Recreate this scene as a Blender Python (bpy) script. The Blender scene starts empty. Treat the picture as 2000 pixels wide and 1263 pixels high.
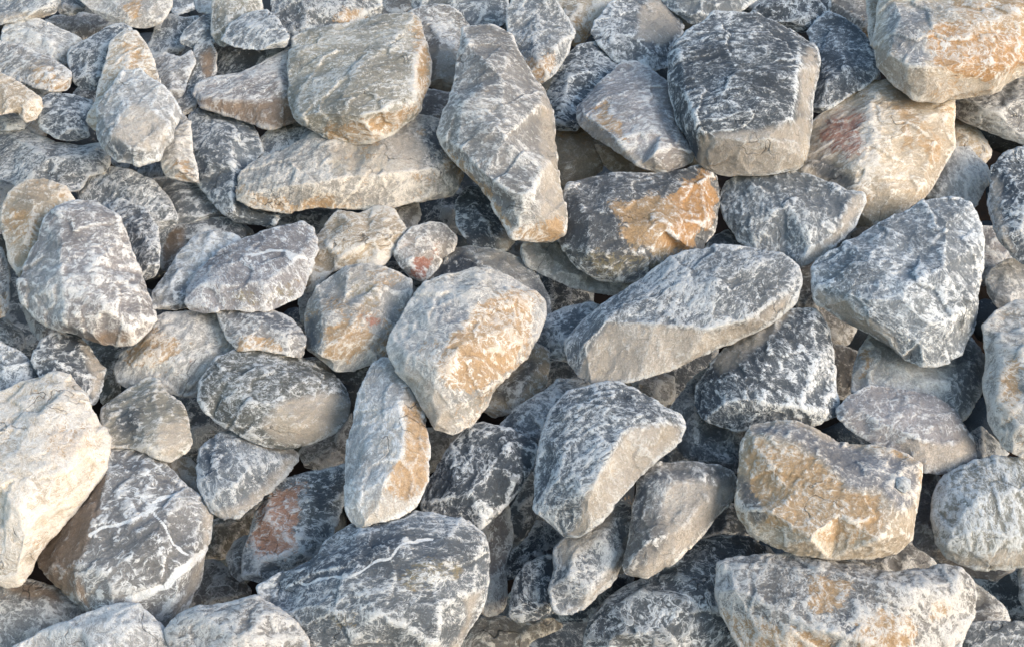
import bpy, bmesh, math, time
import numpy as np
from mathutils import Vector, Matrix
from mathutils.geometry import delaunay_2d_cdt

T0 = time.time()
scene = bpy.context.scene
rad = math.radians

# ------------------------------------------------------------------ camera
SLOPE = rad(40)                 # steepness of the heap
PITCH = rad(14)                 # camera looks down this much
DIST = 3.3                      # metres from the camera to the heap, mid picture
FOCAL = 50.0
HEAP = Vector((0, 0, 2.2))     # the point of the heap in the middle of the picture
cam_d = bpy.data.cameras.new("camera")
cam_d.lens = FOCAL
cam_d.sensor_width = 36
cam_d.clip_start = 0.05
cam_d.clip_end = 800
cam = bpy.data.objects.new("camera", cam_d)
scene.collection.objects.link(cam)
cam.location = HEAP + Vector((0, -math.cos(PITCH), math.sin(PITCH))) * DIST
cam.rotation_euler = (math.pi / 2 - PITCH, 0, 0)
scene.camera = cam

# ------------------------------------------------------------------ light
SUN_EL, SUN_AZ = rad(11), rad(129)       # low soft sun behind the camera, to its right (azimuth clockwise from +Y)
world = bpy.data.worlds.new("World")
scene.world = world
world.use_nodes = True
wn = world.node_tree.nodes
wl = world.node_tree.links
bg = wn["Background"]
sky = wn.new("ShaderNodeTexSky")
sky.sky_type = 'NISHITA'
sky.sun_disc = False
sky.sun_elevation = SUN_EL
sky.sun_rotation = SUN_AZ
sky.air_density = 1.0
sky.dust_density = 0.6
wl.new(sky.outputs[0], bg.inputs[0])
bg.inputs[1].default_value = 0.14
sd = bpy.data.lights.new("sun", 'SUN')
sd.energy = 1.4
sd.angle = rad(38)
sd.color = (1.0, 0.89, 0.79)
sun = bpy.data.objects.new("sun", sd)
scene.collection.objects.link(sun)
sdir = Vector((math.sin(SUN_AZ) * math.cos(SUN_EL), math.cos(SUN_AZ) * math.cos(SUN_EL), math.sin(SUN_EL)))
sun.rotation_euler = sdir.to_track_quat('Z', 'Y').to_euler()
sun.location = (3, -6, 4)
scene.view_settings.view_transform = 'Standard'
scene.view_settings.look = 'None'
scene.view_settings.gamma = 1
scene.view_settings.use_curve_mapping = False
scene.view_settings.exposure = 1.6
scene.cycles.max_bounces = 6
scene.cycles.diffuse_bounces = 2
scene.cycles.use_denoising = True

VOXEL = 0.0039
# One line per rock, traced by eye and given in photo units (2000 x 1263):
# label | level (low = deep in the pile) | kind whiteness warmth | outline | ridge points x,y,height% | marks
ROCKS = """
pale olive-grey slab with an ochre underside perched on the long cream rock|8|Q .45 .4|748,31 805,27 822,42 829,80 839,125 835,165 822,205 812,222 770,258 725,280 680,288 640,275 605,252 575,228 565,205 564,150 572,78 600,62 650,50 700,40|643,243,46 686,226,52 776,214,52 808,195,45 803,36,24 812,110,44 590,228,24 588,100,24 700,130,56 760,90,46|o 640,250 690,232 776,220 812,205 822,210 770,258 725,282 680,288 640,275;o 803,25 822,42 835,90 839,165 820,200 812,150 815,90;w 600,160 700,120 715,128 620,180
long cream rock lying flat under the olive-grey slab|7|L .7 .9|465,372 470,342 505,312 560,292 610,262 700,250 800,222 860,235 890,300 902,340 885,385 800,396 740,410 620,406 560,416 500,405 468,390|495,368,22 580,372,46 690,348,56 800,335,52 872,332,38 570,315,34 640,290,46 760,275,50 835,262,36|k 832,240 870,250 868,312 828,320;y 670,315 690,312 695,335 678,340;o 470,375 560,392 640,385 700,400 560,416 500,405;w 520,330 640,300 650,350 560,365;p 640,290 800,262 840,290 820,330 700,345 650,330
dark and white rock end showing behind the left tip of the long cream rock|6|B .55 .2|507,312 514,266 545,243 590,245 640,262 600,292 550,305|540,262,30 590,268,35 545,290,30|
tall diamond-shaped grey boulder standing on its point in the upper middle|9|G .55 .5|905,60 960,55 1000,75 1010,100 1045,160 1062,180 1080,220 1088,300 1090,350 1103,410 1100,455 1080,477 1040,475 1000,462 975,420 940,370 895,325 870,290 858,262 870,225 885,180 893,120|915,86,35 905,200,46 892,285,30 1000,95,24 1055,205,44 1060,330,46 1070,420,34 980,150,55 985,270,62 1030,400,50 945,340,38 1040,455,20|p 1062,185 1080,220 1088,300 1090,350 1103,410 1100,460 1080,477 1050,430 1058,330 1052,210;o 1000,435 1050,440 1100,430 1100,455 1080,477 1000,462 900,335 866,285 880,285 930,345
large dark blue boulder with a pale flat underside, right of the top middle|9|K .5 0|1380,45 1395,28 1480,30 1540,60 1590,92 1598,130 1580,215 1583,290 1575,320 1555,333 1480,342 1425,350 1395,345 1365,325 1352,290 1325,240 1315,200 1307,150 1303,105 1325,78|1330,110,28 1338,180,36 1370,259,50 1465,255,62 1548,232,54 1556,140,48 1560,88,30 1440,60,30 1430,150,56 1500,120,44 1480,190,64|p 1370,264 1465,258 1550,236 1582,215 1583,290 1575,325 1480,345 1425,352 1365,327;p 1575,95 1590,92 1598,130 1580,215 1560,222 1562,150
large cream boulder with rusty orange staining filling the top right corner|9|W .5 .7|1730,-40 1900,-60 2080,-40 2090,60 2050,130 1990,150 1935,180 1880,192 1830,200 1790,195 1760,175 1735,155 1715,130 1712,80 1718,20|1735,106,38 1793,141,50 1866,150,52 1930,156,42 1990,118,42 1820,50,50 1900,50,56 1760,30,38 1990,20,50|O 1795,55 1840,42 1900,55 1950,30 2040,40 2050,110 1985,130 1935,165 1900,150 1850,135 1812,105;o 1830,-30 2000,-30 2060,60 1900,60;g 1725,5 1800,10 1822,50 1798,85 1825,115 1800,138 1760,110 1732,80;p 1712,108 1735,108 1793,143 1866,153 1930,160 1935,180 1830,200 1760,175
cream boulder speckled with red patches beneath the rust-stained corner boulder|7|C .4 .9|1700,158 1740,155 1800,185 1858,195 1858,290 1840,322 1812,370 1800,387 1760,415 1700,440 1665,450 1600,400 1555,340 1580,290 1590,240 1625,205 1680,175|1700,200,40 1706,290,50 1700,378,46 1790,250,46 1825,280,34 1640,290,34 1800,368,26 1650,230,22|r 1612,238 1640,218 1690,225 1695,290 1660,312 1630,290 1592,292;W 1685,185 1710,185 1716,290 1695,385 1670,350 1688,250;W 1620,290 1660,300 1680,330 1640,330;o 1755,210 1775,200 1790,300 1770,290;k 1575,320 1610,310 1670,350 1660,370 1600,345
mid-grey boulder with a pale right rim below the dark blue boulder|8|S .5 .2|1420,355 1450,340 1500,333 1560,338 1610,355 1650,375 1685,378 1688,395 1665,440 1640,470 1600,500 1575,515 1555,520 1530,505 1480,490 1445,470 1420,430 1408,400 1410,370|1658,388,24 1640,438,28 1480,368,30 1540,400,46 1585,470,36 1470,430,38|p 1660,384 1688,380 1688,395 1665,440 1600,505 1555,522 1590,490 1640,442
large triangular boulder mottled white and blue-grey at the right, with a cream underside|9|S .68 .1|1745,420 1765,415 1800,393 1850,388 1895,400 1912,440 1918,470 1915,540 1915,590 1905,635 1890,665 1880,690 1850,705 1800,715 1765,700 1735,672 1700,650 1660,632 1600,595 1586,570 1588,520 1600,505 1640,485 1690,450|1603,566,18 1650,578,34 1688,608,42 1735,640,44 1755,684,24 1700,500,36 1780,560,52 1850,430,30 1845,520,48 1885,600,34 1815,650,42|p 1588,565 1603,572 1650,585 1688,616 1735,647 1757,690 1765,702 1735,672 1700,652 1660,632 1600,597;w 1812,560 1880,540 1885,610 1820,640
long tapering boulder with white mottled top and pinkish beige underside, right of centre|9|S .66 .1|1320,500 1345,492 1400,485 1460,483 1520,495 1555,520 1558,550 1545,590 1520,615 1480,640 1420,670 1395,680 1330,715 1250,740 1200,748 1160,750 1130,735 1112,705 1113,665 1140,630 1180,590 1250,545|1142,668,32 1183,626,46 1283,630,54 1385,643,48 1460,622,42 1530,573,26 1300,560,38 1400,550,50 1470,520,34 1225,585,36|p 1146,690 1185,632 1283,634 1385,648 1460,628 1545,575 1545,592 1480,642 1395,682 1330,717 1250,742 1160,752 1130,737;w 1250,570 1340,530 1420,600 1300,620
dark blue-black boulder blotched with white under the right end of the long tapering boulder|8|K .6 0|1540,607 1590,608 1615,640 1625,670 1625,740 1637,800 1630,815 1590,828 1500,830 1440,838 1400,828 1370,810 1355,790 1362,750 1400,700 1440,660 1490,635 1520,610|1590,632,30 1604,700,36 1500,690,46 1420,740,36 1480,785,48 1560,795,36 1608,800,24 1400,810,22|p 1395,705 1440,660 1490,635 1535,605 1548,612 1480,680 1410,728
blocky ochre and grey boulder near the lower right, carrying a small blue chip|9|C .5 .9|1465,830 1500,825 1550,822 1600,840 1640,862 1700,870 1755,885 1795,905 1793,940 1785,980 1783,1020 1778,1050 1745,1080 1700,1088 1620,1088 1560,1080 1510,1065 1475,1040 1440,1000 1438,980 1445,920 1450,870|1475,862,30 1540,862,36 1600,895,42 1665,948,46 1730,955,44 1765,985,38 1500,1024,40 1576,1048,46 1716,1054,44 1762,1040,26 1770,912,22 1640,1000,47 1560,960,42|G 1465,833 1550,825 1640,865 1795,905 1785,985 1762,1000 1722,958 1660,952 1600,890 1540,855 1470,848;o 1470,868 1540,865 1600,910 1660,955 1720,972 1730,1030 1700,1055 1600,1050 1500,1022 1455,980;k 1440,930 1465,940 1500,1010 1480,1030 1445,990
small blue-grey stone chip stuck on the blocky ochre boulder's upper right corner|10|B .35 0|1750,936 1764,930 1778,938 1778,955 1765,963 1752,953|1764,945,50|
long bottom-right boulder of white, grey and ochre below the blocky ochre boulder|8|G .75 .5|1405,1100 1425,1090 1500,1082 1570,1085 1630,1093 1700,1110 1760,1115 1830,1105 1870,1110 1898,1135 1903,1165 1895,1200 1880,1240 1870,1280 1800,1310 1600,1310 1480,1300 1410,1200 1402,1150|1430,1112,24 1500,1102,30 1600,1110,42 1700,1135,50 1790,1150,50 1865,1132,28 1882,1180,26 1700,1190,56 1430,1185,40 1517,1215,50 1625,1235,54 1750,1265,46|o 1580,1115 1660,1140 1650,1185 1592,1200 1572,1150;w 1670,1180 1800,1155 1872,1170 1862,1200 1720,1240 1665,1220;o 1672,1225 1720,1195 1770,1190 1790,1240 1760,1290 1680,1290;o 1820,1175 1850,1170 1865,1190 1830,1215;o 1402,1190 1517,1225 1625,1243 1640,1310 1440,1310;k 1630,1200 1668,1190 1660,1240 1632,1245
broad blue-grey boulder at the bottom edge, left of the long white and ochre boulder|6|B .6 .2|1140,1263 1150,1210 1185,1170 1230,1140 1290,1110 1320,1080 1360,1060 1400,1045 1460,1050 1500,1075 1520,1100 1500,1200 1440,1290 1300,1320 1180,1310|1200,1185,26 1250,1152,36 1320,1105,30 1340,1170,54 1400,1090,36 1420,1200,46 1195,1235,30 1300,1245,48|
grey boulder with beige lower face and narrow foot, left of the blocky ochre boulder|8|G .45 .5|1245,930 1265,910 1330,905 1400,910 1430,925 1438,950 1420,990 1375,1035 1345,1070 1305,1105 1260,1128 1225,1125 1215,1100 1235,1050 1235,990 1245,965|1262,958,30 1310,936,48 1375,930,40 1403,938,24 1290,985,46 1325,1035,44 1262,1060,38 1380,975,40 1245,1090,28|p 1310,940 1345,935 1400,950 1438,950 1375,1035 1305,1105 1260,1128 1240,1122 1300,1060 1290,985;k 1245,930 1400,910 1430,925 1400,935 1310,932 1265,955 1250,1040 1236,1040
blue-grey and white boulder with a cream right-hand side leaning down left, right of bottom middle|9|B .7 0|1080,800 1110,765 1160,752 1210,752 1255,770 1290,795 1325,815 1337,835 1325,860 1280,900 1250,930 1215,970 1180,1010 1130,1045 1100,1050 1070,1020 1040,995 1045,940 1055,880 1065,840|1112,795,28 1180,785,40 1250,808,42 1302,824,26 1218,842,54 1182,900,54 1150,960,48 1120,1025,26 1100,890,34 1078,980,24|p 1215,845 1300,824 1337,835 1325,860 1250,930 1180,1010 1130,1045 1100,1052 1122,1030 1150,962 1182,903;k 1215,775 1290,797 1300,820 1230,820
flat blue and white slab poking out behind the cream-sided blue boulder|7|S .65 0|975,830 1010,795 1060,765 1090,742 1150,745 1170,762 1120,805 1080,860 1050,890 1010,875 985,850|1030,805,30 1085,775,36 1060,830,36|
dark white-banded boulder between the tall narrow stone and the cream-sided blue boulder|8|K .55 0|885,865 910,835 945,827 1000,840 1045,868 1050,885 1035,920 1010,955 985,985 940,1030 900,1030 860,1010 825,990 835,945 860,905|930,848,28 1000,862,36 965,905,48 1005,932,30 948,1005,24 890,925,38 870,980,28 920,960,46|w 860,915 930,875 960,900 900,930
huge dark boulder mottled olive and white at the bottom, left of middle|9|B .5 .15|505,1145 560,1115 610,1090 640,1055 690,1025 730,1005 790,1000 850,1005 900,1015 945,1045 953,1080 950,1140 945,1170 925,1210 900,1250 880,1290 780,1320 620,1310 560,1250 520,1200|610,1112,26 700,1042,34 790,1028,36 880,1040,34 785,1064,54 690,1120,52 930,1075,26 928,1150,24 860,1180,50 740,1200,56 615,1190,38 840,1100,54 850,1250,40|k 600,1110 700,1050 790,1040 780,1062 690,1118 600,1160 540,1150;y 760,1140 820,1080 900,1090 910,1130 800,1170;y 620,1200 700,1180 720,1230 650,1240;v 3 560,1150 620,1128 690,1122 740,1100 785,1062 840,1050;w 650,1150 800,1120 880,1100 880,1140 700,1165;p 905,1170 945,1150 925,1210 880,1290 870,1280 915,1210
tall narrow stone, blue-white on the left and orange on the right, in the lower middle|9|L .6 .2|685,840 700,770 720,725 745,700 770,700 800,740 825,790 832,830 838,880 835,940 810,985 780,1005 720,1025 685,1025 676,1000 675,930 677,870|755,728,24 778,790,46 790,845,52 783,890,52 750,940,46 722,978,32 712,850,30 812,930,18 700,950,24|p 792,755 825,790 832,830 838,880 835,940 810,985 780,1005 700,1025 720,980 748,945 783,890 790,845;o 793,800 825,790 838,880 832,930 805,975 775,975 760,940 788,890
large boulder with a wide ochre face and white crown just left of centre|9|L .6 .7|905,530 930,522 960,528 1000,545 1040,570 1060,590 1063,610 1050,660 1030,700 1000,725 965,760 950,790 920,830 885,845 850,835 830,800 800,750 770,710 758,680 765,650 800,590 830,555|788,682,20 830,733,44 868,766,50 887,805,34 850,600,34 920,570,40 1010,590,34 900,680,56 1005,660,44 945,765,30|o 932,592 1000,562 1050,598 1040,650 1000,718 930,768 880,758 845,720 880,645 875,622 918,612;W 830,555 905,530 958,530 960,562 900,590 860,570 840,600;p 780,700 830,738 868,770 887,842 850,835 830,800 800,750;g 850,600 920,600 920,620 860,660
ochre-faced block with a small red patch and olive top, left of the large ochre boulder|8|L .5 .8|675,520 700,515 750,525 800,550 803,575 790,620 765,665 757,685 755,700 720,712 690,725 655,722 625,700 600,680 597,620 605,590 620,560 650,540|680,532,34 676,585,38 692,596,52 632,618,46 752,653,34 624,692,34 660,708,20 740,560,36 785,575,20 690,660,50|o 633,640 690,618 720,650 715,688 680,702 630,702;R 715,615 738,620 748,650 722,632;y 680,538 740,560 735,598 695,590 677,580;k 600,620 622,620 622,700 603,682
whitish-beige rock with tattered veins above the red-patched ochre block|7|C .7 .4|660,412 700,418 735,405 765,410 785,440 790,450 762,500 740,525 715,527 680,520 650,530 620,560 600,572 590,550 610,500 620,460 640,435|690,440,38 730,468,46 640,480,34 665,500,42 742,500,28 610,540,15|
smooth grey rock tucked under the long cream rock, above the red-freckled stone|5|G .4 .5|735,400 780,395 815,398 822,420 810,450 790,480 765,505 750,480 735,440|780,420,35 775,460,30|
small rounded stone with dark red freckles left of the diamond boulder's foot|7|G .5 .5|770,500 780,470 805,445 840,435 870,440 890,465 885,490 865,505 850,530 830,550 800,547 788,525|830,460,32 852,488,32 812,508,36|r 785,478 820,460 826,468 792,486;r 828,502 862,482 855,502 835,518;R 790,530 800,500 850,500 840,545 805,545
small dark blue rock wedged under the red-freckled stone|5|K .5 0|738,525 765,512 785,512 805,538 832,550 815,580 770,568||
rock with dark left end and smooth cream right side behind the large ochre boulder's crown|6|L .5 .3|830,548 850,515 880,490 920,482 970,488 1020,510 1050,540 1070,575 1075,605 1060,640 1000,620 930,580 870,560|890,498,30 935,515,44 970,505,22 1000,545,46 1048,585,24 1030,545,20|K 832,548 855,512 900,485 940,520 920,532 870,555;k 1030,530 1070,575 1075,610 1055,600
small dark stone nestled against the left side of the diamond boulder's lower half|6|K .4 .1|890,400 910,370 935,365 960,395 985,430 1005,470 990,487 950,488 915,475 893,440|925,400,34 950,440,40|p 985,440 1005,470 990,487 970,480
dark-topped boulder with a broad orange face right of the diamond boulder's tip|8|K .45 .4|1115,360 1150,345 1200,338 1280,342 1330,335 1370,325 1395,335 1405,365 1402,410 1390,455 1370,490 1330,505 1290,530 1230,550 1170,545 1130,525 1100,480 1085,450 1100,400|1300,376,38 1200,378,38 1150,420,40 1150,490,38 1210,505,38 1260,515,30 1290,440,56 1368,358,28 1382,430,26 1340,480,30 1220,440,50|O 1300,400 1330,360 1370,335 1395,360 1388,420 1345,480 1300,500 1260,480;o 1185,400 1270,378 1320,400 1290,490 1230,480 1215,430;y 1110,490 1200,480 1330,495 1290,530 1230,550 1170,545
pale grey slab sandwiched below the orange-faced dark boulder, over a black gap|6|L .35 .5|1022,480 1050,470 1100,478 1170,530 1240,545 1262,552 1240,570 1190,577 1140,568 1080,545 1040,525 1022,505|1060,500,30 1130,540,36|
purplish grey boulder with an ochre left corner, leaning against the large dark blue boulder|8|P .5 .2|1128,225 1130,210 1150,185 1180,155 1210,128 1240,124 1270,135 1300,160 1315,175 1320,220 1335,260 1355,300 1350,325 1320,335 1285,342 1250,325 1200,295 1160,270 1132,245|1150,228,34 1200,268,42 1280,318,36 1212,205,52 1260,195,42 1290,260,46 1332,308,24 1178,195,38 1230,150,24|o 1150,228 1180,200 1212,238 1218,272 1180,262;p 1128,238 1150,242 1200,280 1285,330 1285,343 1200,297;w 1160,180 1210,200 1220,220 1200,215
very dark rock with streaky white lines between the diamond boulder and the purplish boulder|6|K .5 0|1075,165 1095,120 1130,90 1160,88 1190,105 1225,130 1210,170 1160,210 1135,240 1125,255 1085,255 1068,200|1130,112,26 1112,150,42 1100,200,34 1160,140,36|
smooth shaded beige rock right of the diamond boulder, below the streaky dark rock|5|C .15 .7|1078,235 1130,235 1155,260 1182,290 1178,330 1152,355 1130,363 1090,362 1078,320 1070,280|1110,270,30 1140,300,35|
beige wedge in shade tucked under the purplish boulder's lower edge|5|C .15 .8|1165,285 1200,285 1290,330 1292,347 1230,344 1198,336 1180,322||
small olive stone peeping out beside the diamond boulder's right edge|4|O .5 .3|1078,340 1095,330 1110,345 1116,370 1106,398 1090,402 1075,370||
blue-grey boulder with pale cream right half, upper left of the large dark blue boulder|6|B .55 .1|1160,50 1175,30 1200,0 1240,-10 1290,0 1310,20 1335,50 1330,65 1312,85 1302,105 1308,128 1275,137 1240,127 1200,118 1170,85 1155,65|1250,20,30 1240,70,42 1275,108,26 1200,70,32 1300,60,22|p 1250,10 1290,0 1320,45 1332,60 1290,90 1245,75
grey-blue rock with an orange-tan lower tip directly right of the diamond boulder's top|7|S .5 .2|990,30 1000,0 1040,-15 1080,-5 1095,20 1115,50 1120,65 1110,100 1085,140 1055,170 1040,165 1015,100 995,70|1050,30,28 1085,90,42 1040,80,38 1055,130,30|o 1030,120 1082,100 1085,130 1055,167 1035,148
yellowish-olive rock with an ochre underside at the top edge right of the orange-tipped rock|5|C .6 .6|1085,0 1090,-40 1180,-50 1210,-10 1190,15 1165,45 1157,75 1130,92 1112,92 1110,50 1090,20|1130,10,35 1120,40,38 1162,30,22|o 1115,40 1165,40 1155,75 1130,92 1112,92
blue-grey stone strip at the top edge between two blue boulders|6|S .4 .1|1290,-5 1320,-40 1450,-50 1475,0 1440,27 1395,32 1370,47 1352,52 1325,32|1370,0,30|
small grey stone at the top edge above the large dark blue boulder|5|G .5 .2|1440,5 1455,-15 1500,-20 1500,5 1478,20 1455,22||
dark blue white-webbed rock at the top edge right of the large dark blue boulder|6|K .55 0|1462,32 1480,12 1510,-5 1560,-25 1615,-15 1622,20 1605,37 1582,57 1570,70 1540,65 1510,45|1540,10,28 1580,25,30|
dark blue boulder with a shaded lower half wedged left of the rust-stained corner boulder|7|B .5 0|1575,65 1600,40 1618,27 1650,40 1680,60 1705,90 1716,120 1716,145 1700,160 1670,180 1630,205 1600,218 1582,218 1578,170 1590,130 1588,92|1618,55,26 1642,100,42 1655,130,50 1702,128,22 1600,120,26 1615,165,34|
shaded brown rock at the top edge behind the pale narrow column|4|G .2 1|1620,0 1640,-30 1720,-20 1725,90 1705,90 1680,62 1650,42 1622,27||
narrow cream column of rock touching the rust-stained corner boulder's left side|7|C .5 .9|1692,-20 1735,-25 1730,60 1725,140 1708,105 1697,70|1712,20,45 1712,80,40|
light grey boulder at the right edge under the rust-stained corner boulder|6|G .65 .4|1858,195 1930,170 1990,140 2060,130 2080,260 2040,300 1990,280 1960,270 1920,255 1880,237 1858,222|1900,212,30 1950,218,42 1990,195,42|
upper beige rock of two right of the red-speckled boulder, half under the light grey boulder|5|C .4 .4|1848,225 1885,238 1915,260 1936,292 1928,330 1890,310 1855,300|1885,262,30|
lower beige-grey rock of two right of the red-speckled boulder|6|L .5 .6|1860,288 1895,290 1933,338 1930,360 1908,400 1890,418 1840,405 1795,390 1830,330|1885,320,30 1905,355,32 1860,350,34|
blackish boulder with white scratches cut by the right edge, upper half|8|K .5 0|1935,330 1960,305 2000,290 2060,300 2070,450 2040,510 2000,515 1975,500 1945,450 1932,400 1935,360|1965,335,26 1958,415,32 1975,478,26 2010,400,50|p 1932,360 1950,345 1958,420 1980,490 1975,500 1945,450
small shaded grey stone behind the triangular boulder's right edge, under the blackish boulder|4|P .4 .1|1905,450 1940,447 1968,480 1988,512 1960,525 1930,505 1908,485||
small grey veined stone left of the beige stone at the right edge|5|P .5 .1|1905,495 1935,495 1962,515 1957,532 1922,562 1905,545||
small beige-grey stone at the right edge between blackish boulder and tall cream boulder|6|L .5 .5|1925,545 1940,525 1970,508 2020,510 2060,540 2040,600 1980,612 1945,602 1930,570|1965,540,30 1950,580,20 2000,560,35|
tall cream and white boulder with ochre stains cut by the right edge|9|L .75 .6|1920,640 1945,610 1985,590 2060,580 2120,700 2110,850 2050,900 2000,895 1960,870 1930,820 1925,760 1930,710|1942,650,26 1952,720,32 1947,800,26 2000,700,50 1972,850,26 2020,820,46|o 1960,700 1990,695 1995,800 1955,825 1945,770
pale smooth boulder with a dark right flank beneath the mottled triangular boulder|7|L .35 .3|1672,710 1700,655 1740,650 1850,680 1892,660 1917,690 1923,720 1916,760 1901,790 1876,822 1800,810 1700,780 1665,775 1668,735|1702,700,30 1780,740,42 1852,745,44 1890,720,30|k 1868,690 1900,678 1922,720 1900,790 1870,815 1845,780 1855,730;o 1685,690 1697,690 1697,730 1688,730
smooth purplish grey stone with beige lower face above the blocky ochre boulder|8|P .35 .2|1640,800 1660,775 1700,753 1750,758 1820,772 1860,800 1890,845 1905,885 1895,905 1870,922 1820,925 1795,918 1770,895 1700,862 1660,835 1640,815|1682,800,30 1702,778,24 1780,788,40 1850,815,34 1785,858,48 1862,866,32 1725,828,40|p 1745,855 1785,862 1862,868 1885,850 1905,885 1870,922 1795,918
shaded beige stone between the dark blotched boulder and the pale smooth boulder|4|G .1 .3|1618,672 1660,685 1690,700 1675,740 1668,772 1630,778 1615,720||
brown shaded stone in the gap left of the triangular boulder's lower tip|3|G .1 .3|1595,600 1640,615 1670,640 1655,672 1625,680 1600,645||
dark shaded rock in the gap between the long tapering boulder and the triangular boulder|3|G .2 .2|1548,515 1598,505 1596,600 1615,625 1560,612||
blue-olive boulder covered in a web of white veins at the lower right edge|8|O .75 0|1830,960 1850,930 1900,900 1940,890 2000,895 2060,920 2070,1060 2020,1105 1960,1110 1900,1105 1850,1090 1830,1060 1823,1010|1852,950,24 1846,1050,32 1905,1076,38 1990,1060,42 1900,980,50 1980,960,46 1870,935,24|p 1836,1066 1900,1089 1992,1070 2060,1060 2020,1105 1900,1106 1850,1092
purplish shaded rock under the white-webbed boulder, right of the blocky ochre boulder|6|P .35 .2|1785,915 1830,925 1840,1000 1860,1070 1950,1090 1987,1105 1945,1137 1905,1137 1840,1102 1785,1062 1775,1000|1810,960,25 1820,1040,35 1900,1110,30|
flat shaded stone pinned beneath the blocky ochre boulder|4|G .2 .4|1640,1080 1745,1075 1790,1050 1820,1100 1817,1113 1750,1122 1680,1115||
small dark blue rock between the purplish stone and the tall cream boulder|6|B .5 0|1893,850 1915,832 1935,850 1968,885 1940,905 1905,912 1897,885||
grey wedge near the bottom right corner beside a black hollow|5|G .4 .2|1885,1125 1930,1158 1967,1190 1972,1215 1900,1222 1875,1215||
flat grey stone on the bottom edge in the right corner|6|S .5 .1|1875,1232 1900,1215 1990,1213 2040,1230 2030,1290 1880,1295 1865,1262|1940,1240,35|
narrow pale rock on the right edge below the white-webbed boulder|7|G .4 .2|1990,1112 2000,1100 2050,1110 2050,1210 2005,1205 1988,1170||
grey-blue slanting rock below the dark blotched boulder, left of the blocky ochre boulder|6|S .4 .1|1308,800 1345,750 1397,712 1375,790 1400,825 1470,830 1470,880 1455,925 1400,915 1350,897 1318,872 1330,835|1350,790,26 1360,840,36 1420,870,40|
shaded round stone deep under the long tapering boulder|2|G .2 0|1230,735 1270,722 1312,738 1318,775 1290,800 1252,775||
blue-grey rounded stone left of the long tapering boulder's blunt end|6|S .45 0|1045,660 1060,620 1110,600 1150,592 1175,598 1160,640 1125,680 1120,710 1080,702 1050,687|1085,635,30 1090,670,34 1130,625,28|
beige and black striped rock behind the lower right of the large ochre boulder|6|C .45 .2|935,800 960,755 1000,720 1045,668 1071,690 1073,720 1062,760 1037,790 1000,802 960,822|1000,760,32 1045,720,34|k 960,775 1042,698 1052,722 1015,780
dark shaded rock below the blue-grey rounded stone|4|S .3 0|1055,740 1070,708 1115,705 1155,745 1110,758 1080,762||
shaded grey stone standing right of the huge dark bottom boulder|5|P .3 .1|935,1040 960,1010 990,975 1003,1050 990,1110 993,1170 978,1208 945,1212 940,1160 945,1090|970,1080,32|
flat brownish stone on the bottom edge over the red-brown soil|4|G .25 .4|890,1262 915,1215 960,1200 1000,1212 1060,1208 1092,1205 1097,1225 1060,1242 1030,1255 1020,1295 900,1295||
blue and white rock with an olive sheen under the cream-sided blue boulder|7|B .65 .3|1085,1070 1115,1035 1180,1000 1210,983 1236,992 1237,1030 1226,1070 1215,1100 1190,1140 1140,1185 1120,1197 1085,1197 1073,1150 1085,1110|1210,1010,20 1172,1050,42 1198,1090,30 1150,1150,30 1112,1120,36 1122,1075,32|p 1090,1065 1180,1010 1205,990 1195,1025 1150,1065 1100,1105;p 1225,1050 1236,1030 1215,1100 1140,1187 1085,1198 1130,1180 1195,1110
dark rock with white streaks beside the olive-sheened blue rock, low down|6|K .5 0|995,1205 1000,1160 1010,1125 1030,1100 1060,1085 1098,1090 1088,1140 1092,1190 1060,1205 1030,1217 1005,1218|1045,1120,32 1050,1170,30|
blackish blue rock in shade above the white-streaked dark one, under the cream-sided boulder|5|K .3 0|990,1085 1030,1050 1048,1015 1078,1025 1105,1060 1095,1105 1050,1100 1010,1125 985,1135||
dark flat slab underlying the olive-sheened blue rock|5|K .3 0|1055,1200 1140,1178 1190,1130 1235,1118 1230,1150 1185,1180 1150,1212 1100,1215||
dark shaded rock in the crack right of the white-banded dark boulder|4|S .15 0|1005,985 1028,935 1065,925 1050,1000 1035,1045 1000,1065 990,1015||
big sunlit white-cream boulder with an ochre blush at the lower left edge|9|W .8 .6|-80,770 0,765 40,745 110,728 140,735 165,765 180,800 205,840 210,880 200,925 170,960 140,1000 110,1040 75,1080 60,1115 40,1138 0,1140 -80,1130 -110,950|40,772,18 120,765,28 162,850,34 120,950,46 45,1020,50 60,880,52 -20,900,50 182,880,18 20,1095,30|o 90,850 130,815 180,840 175,880 150,890 100,890
big round dark boulder crossed by white veins, brown on its left flank, lower left|8|G .5 .1|205,880 235,875 280,878 320,905 360,940 395,970 415,1005 410,1060 398,1090 385,1140 365,1180 330,1230 290,1240 240,1220 180,1200 120,1150 75,1110 70,1085 110,1030 160,960 200,925|215,922,34 188,1008,46 148,1103,42 180,1180,28 280,920,34 350,972,38 300,1050,54 250,1120,50 393,1010,22 380,1080,34 342,1155,34|b 195,905 213,926 190,1009 147,1109 180,1192 120,1155 60,1110 70,1080 160,960;v 4 175,1045 230,1018 270,1010 300,985 345,960;v 3 290,985 312,1015 335,1062 370,1085;v 7 250,1172 320,1145 400,1075;p 395,985 415,1005 412,1060 398,1090 385,1140 365,1180 330,1230 330,1210 370,1140 398,1060;w 230,960 300,930 310,980 240,1000
flat beige and grey boulder in the bottom left corner|7|G .5 .7|-60,1150 0,1138 60,1133 110,1148 150,1175 178,1200 150,1250 60,1295 -60,1305|20,1180,34 90,1180,38 60,1230,30|b 0,1140 60,1135 110,1150 120,1175 40,1165
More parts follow.
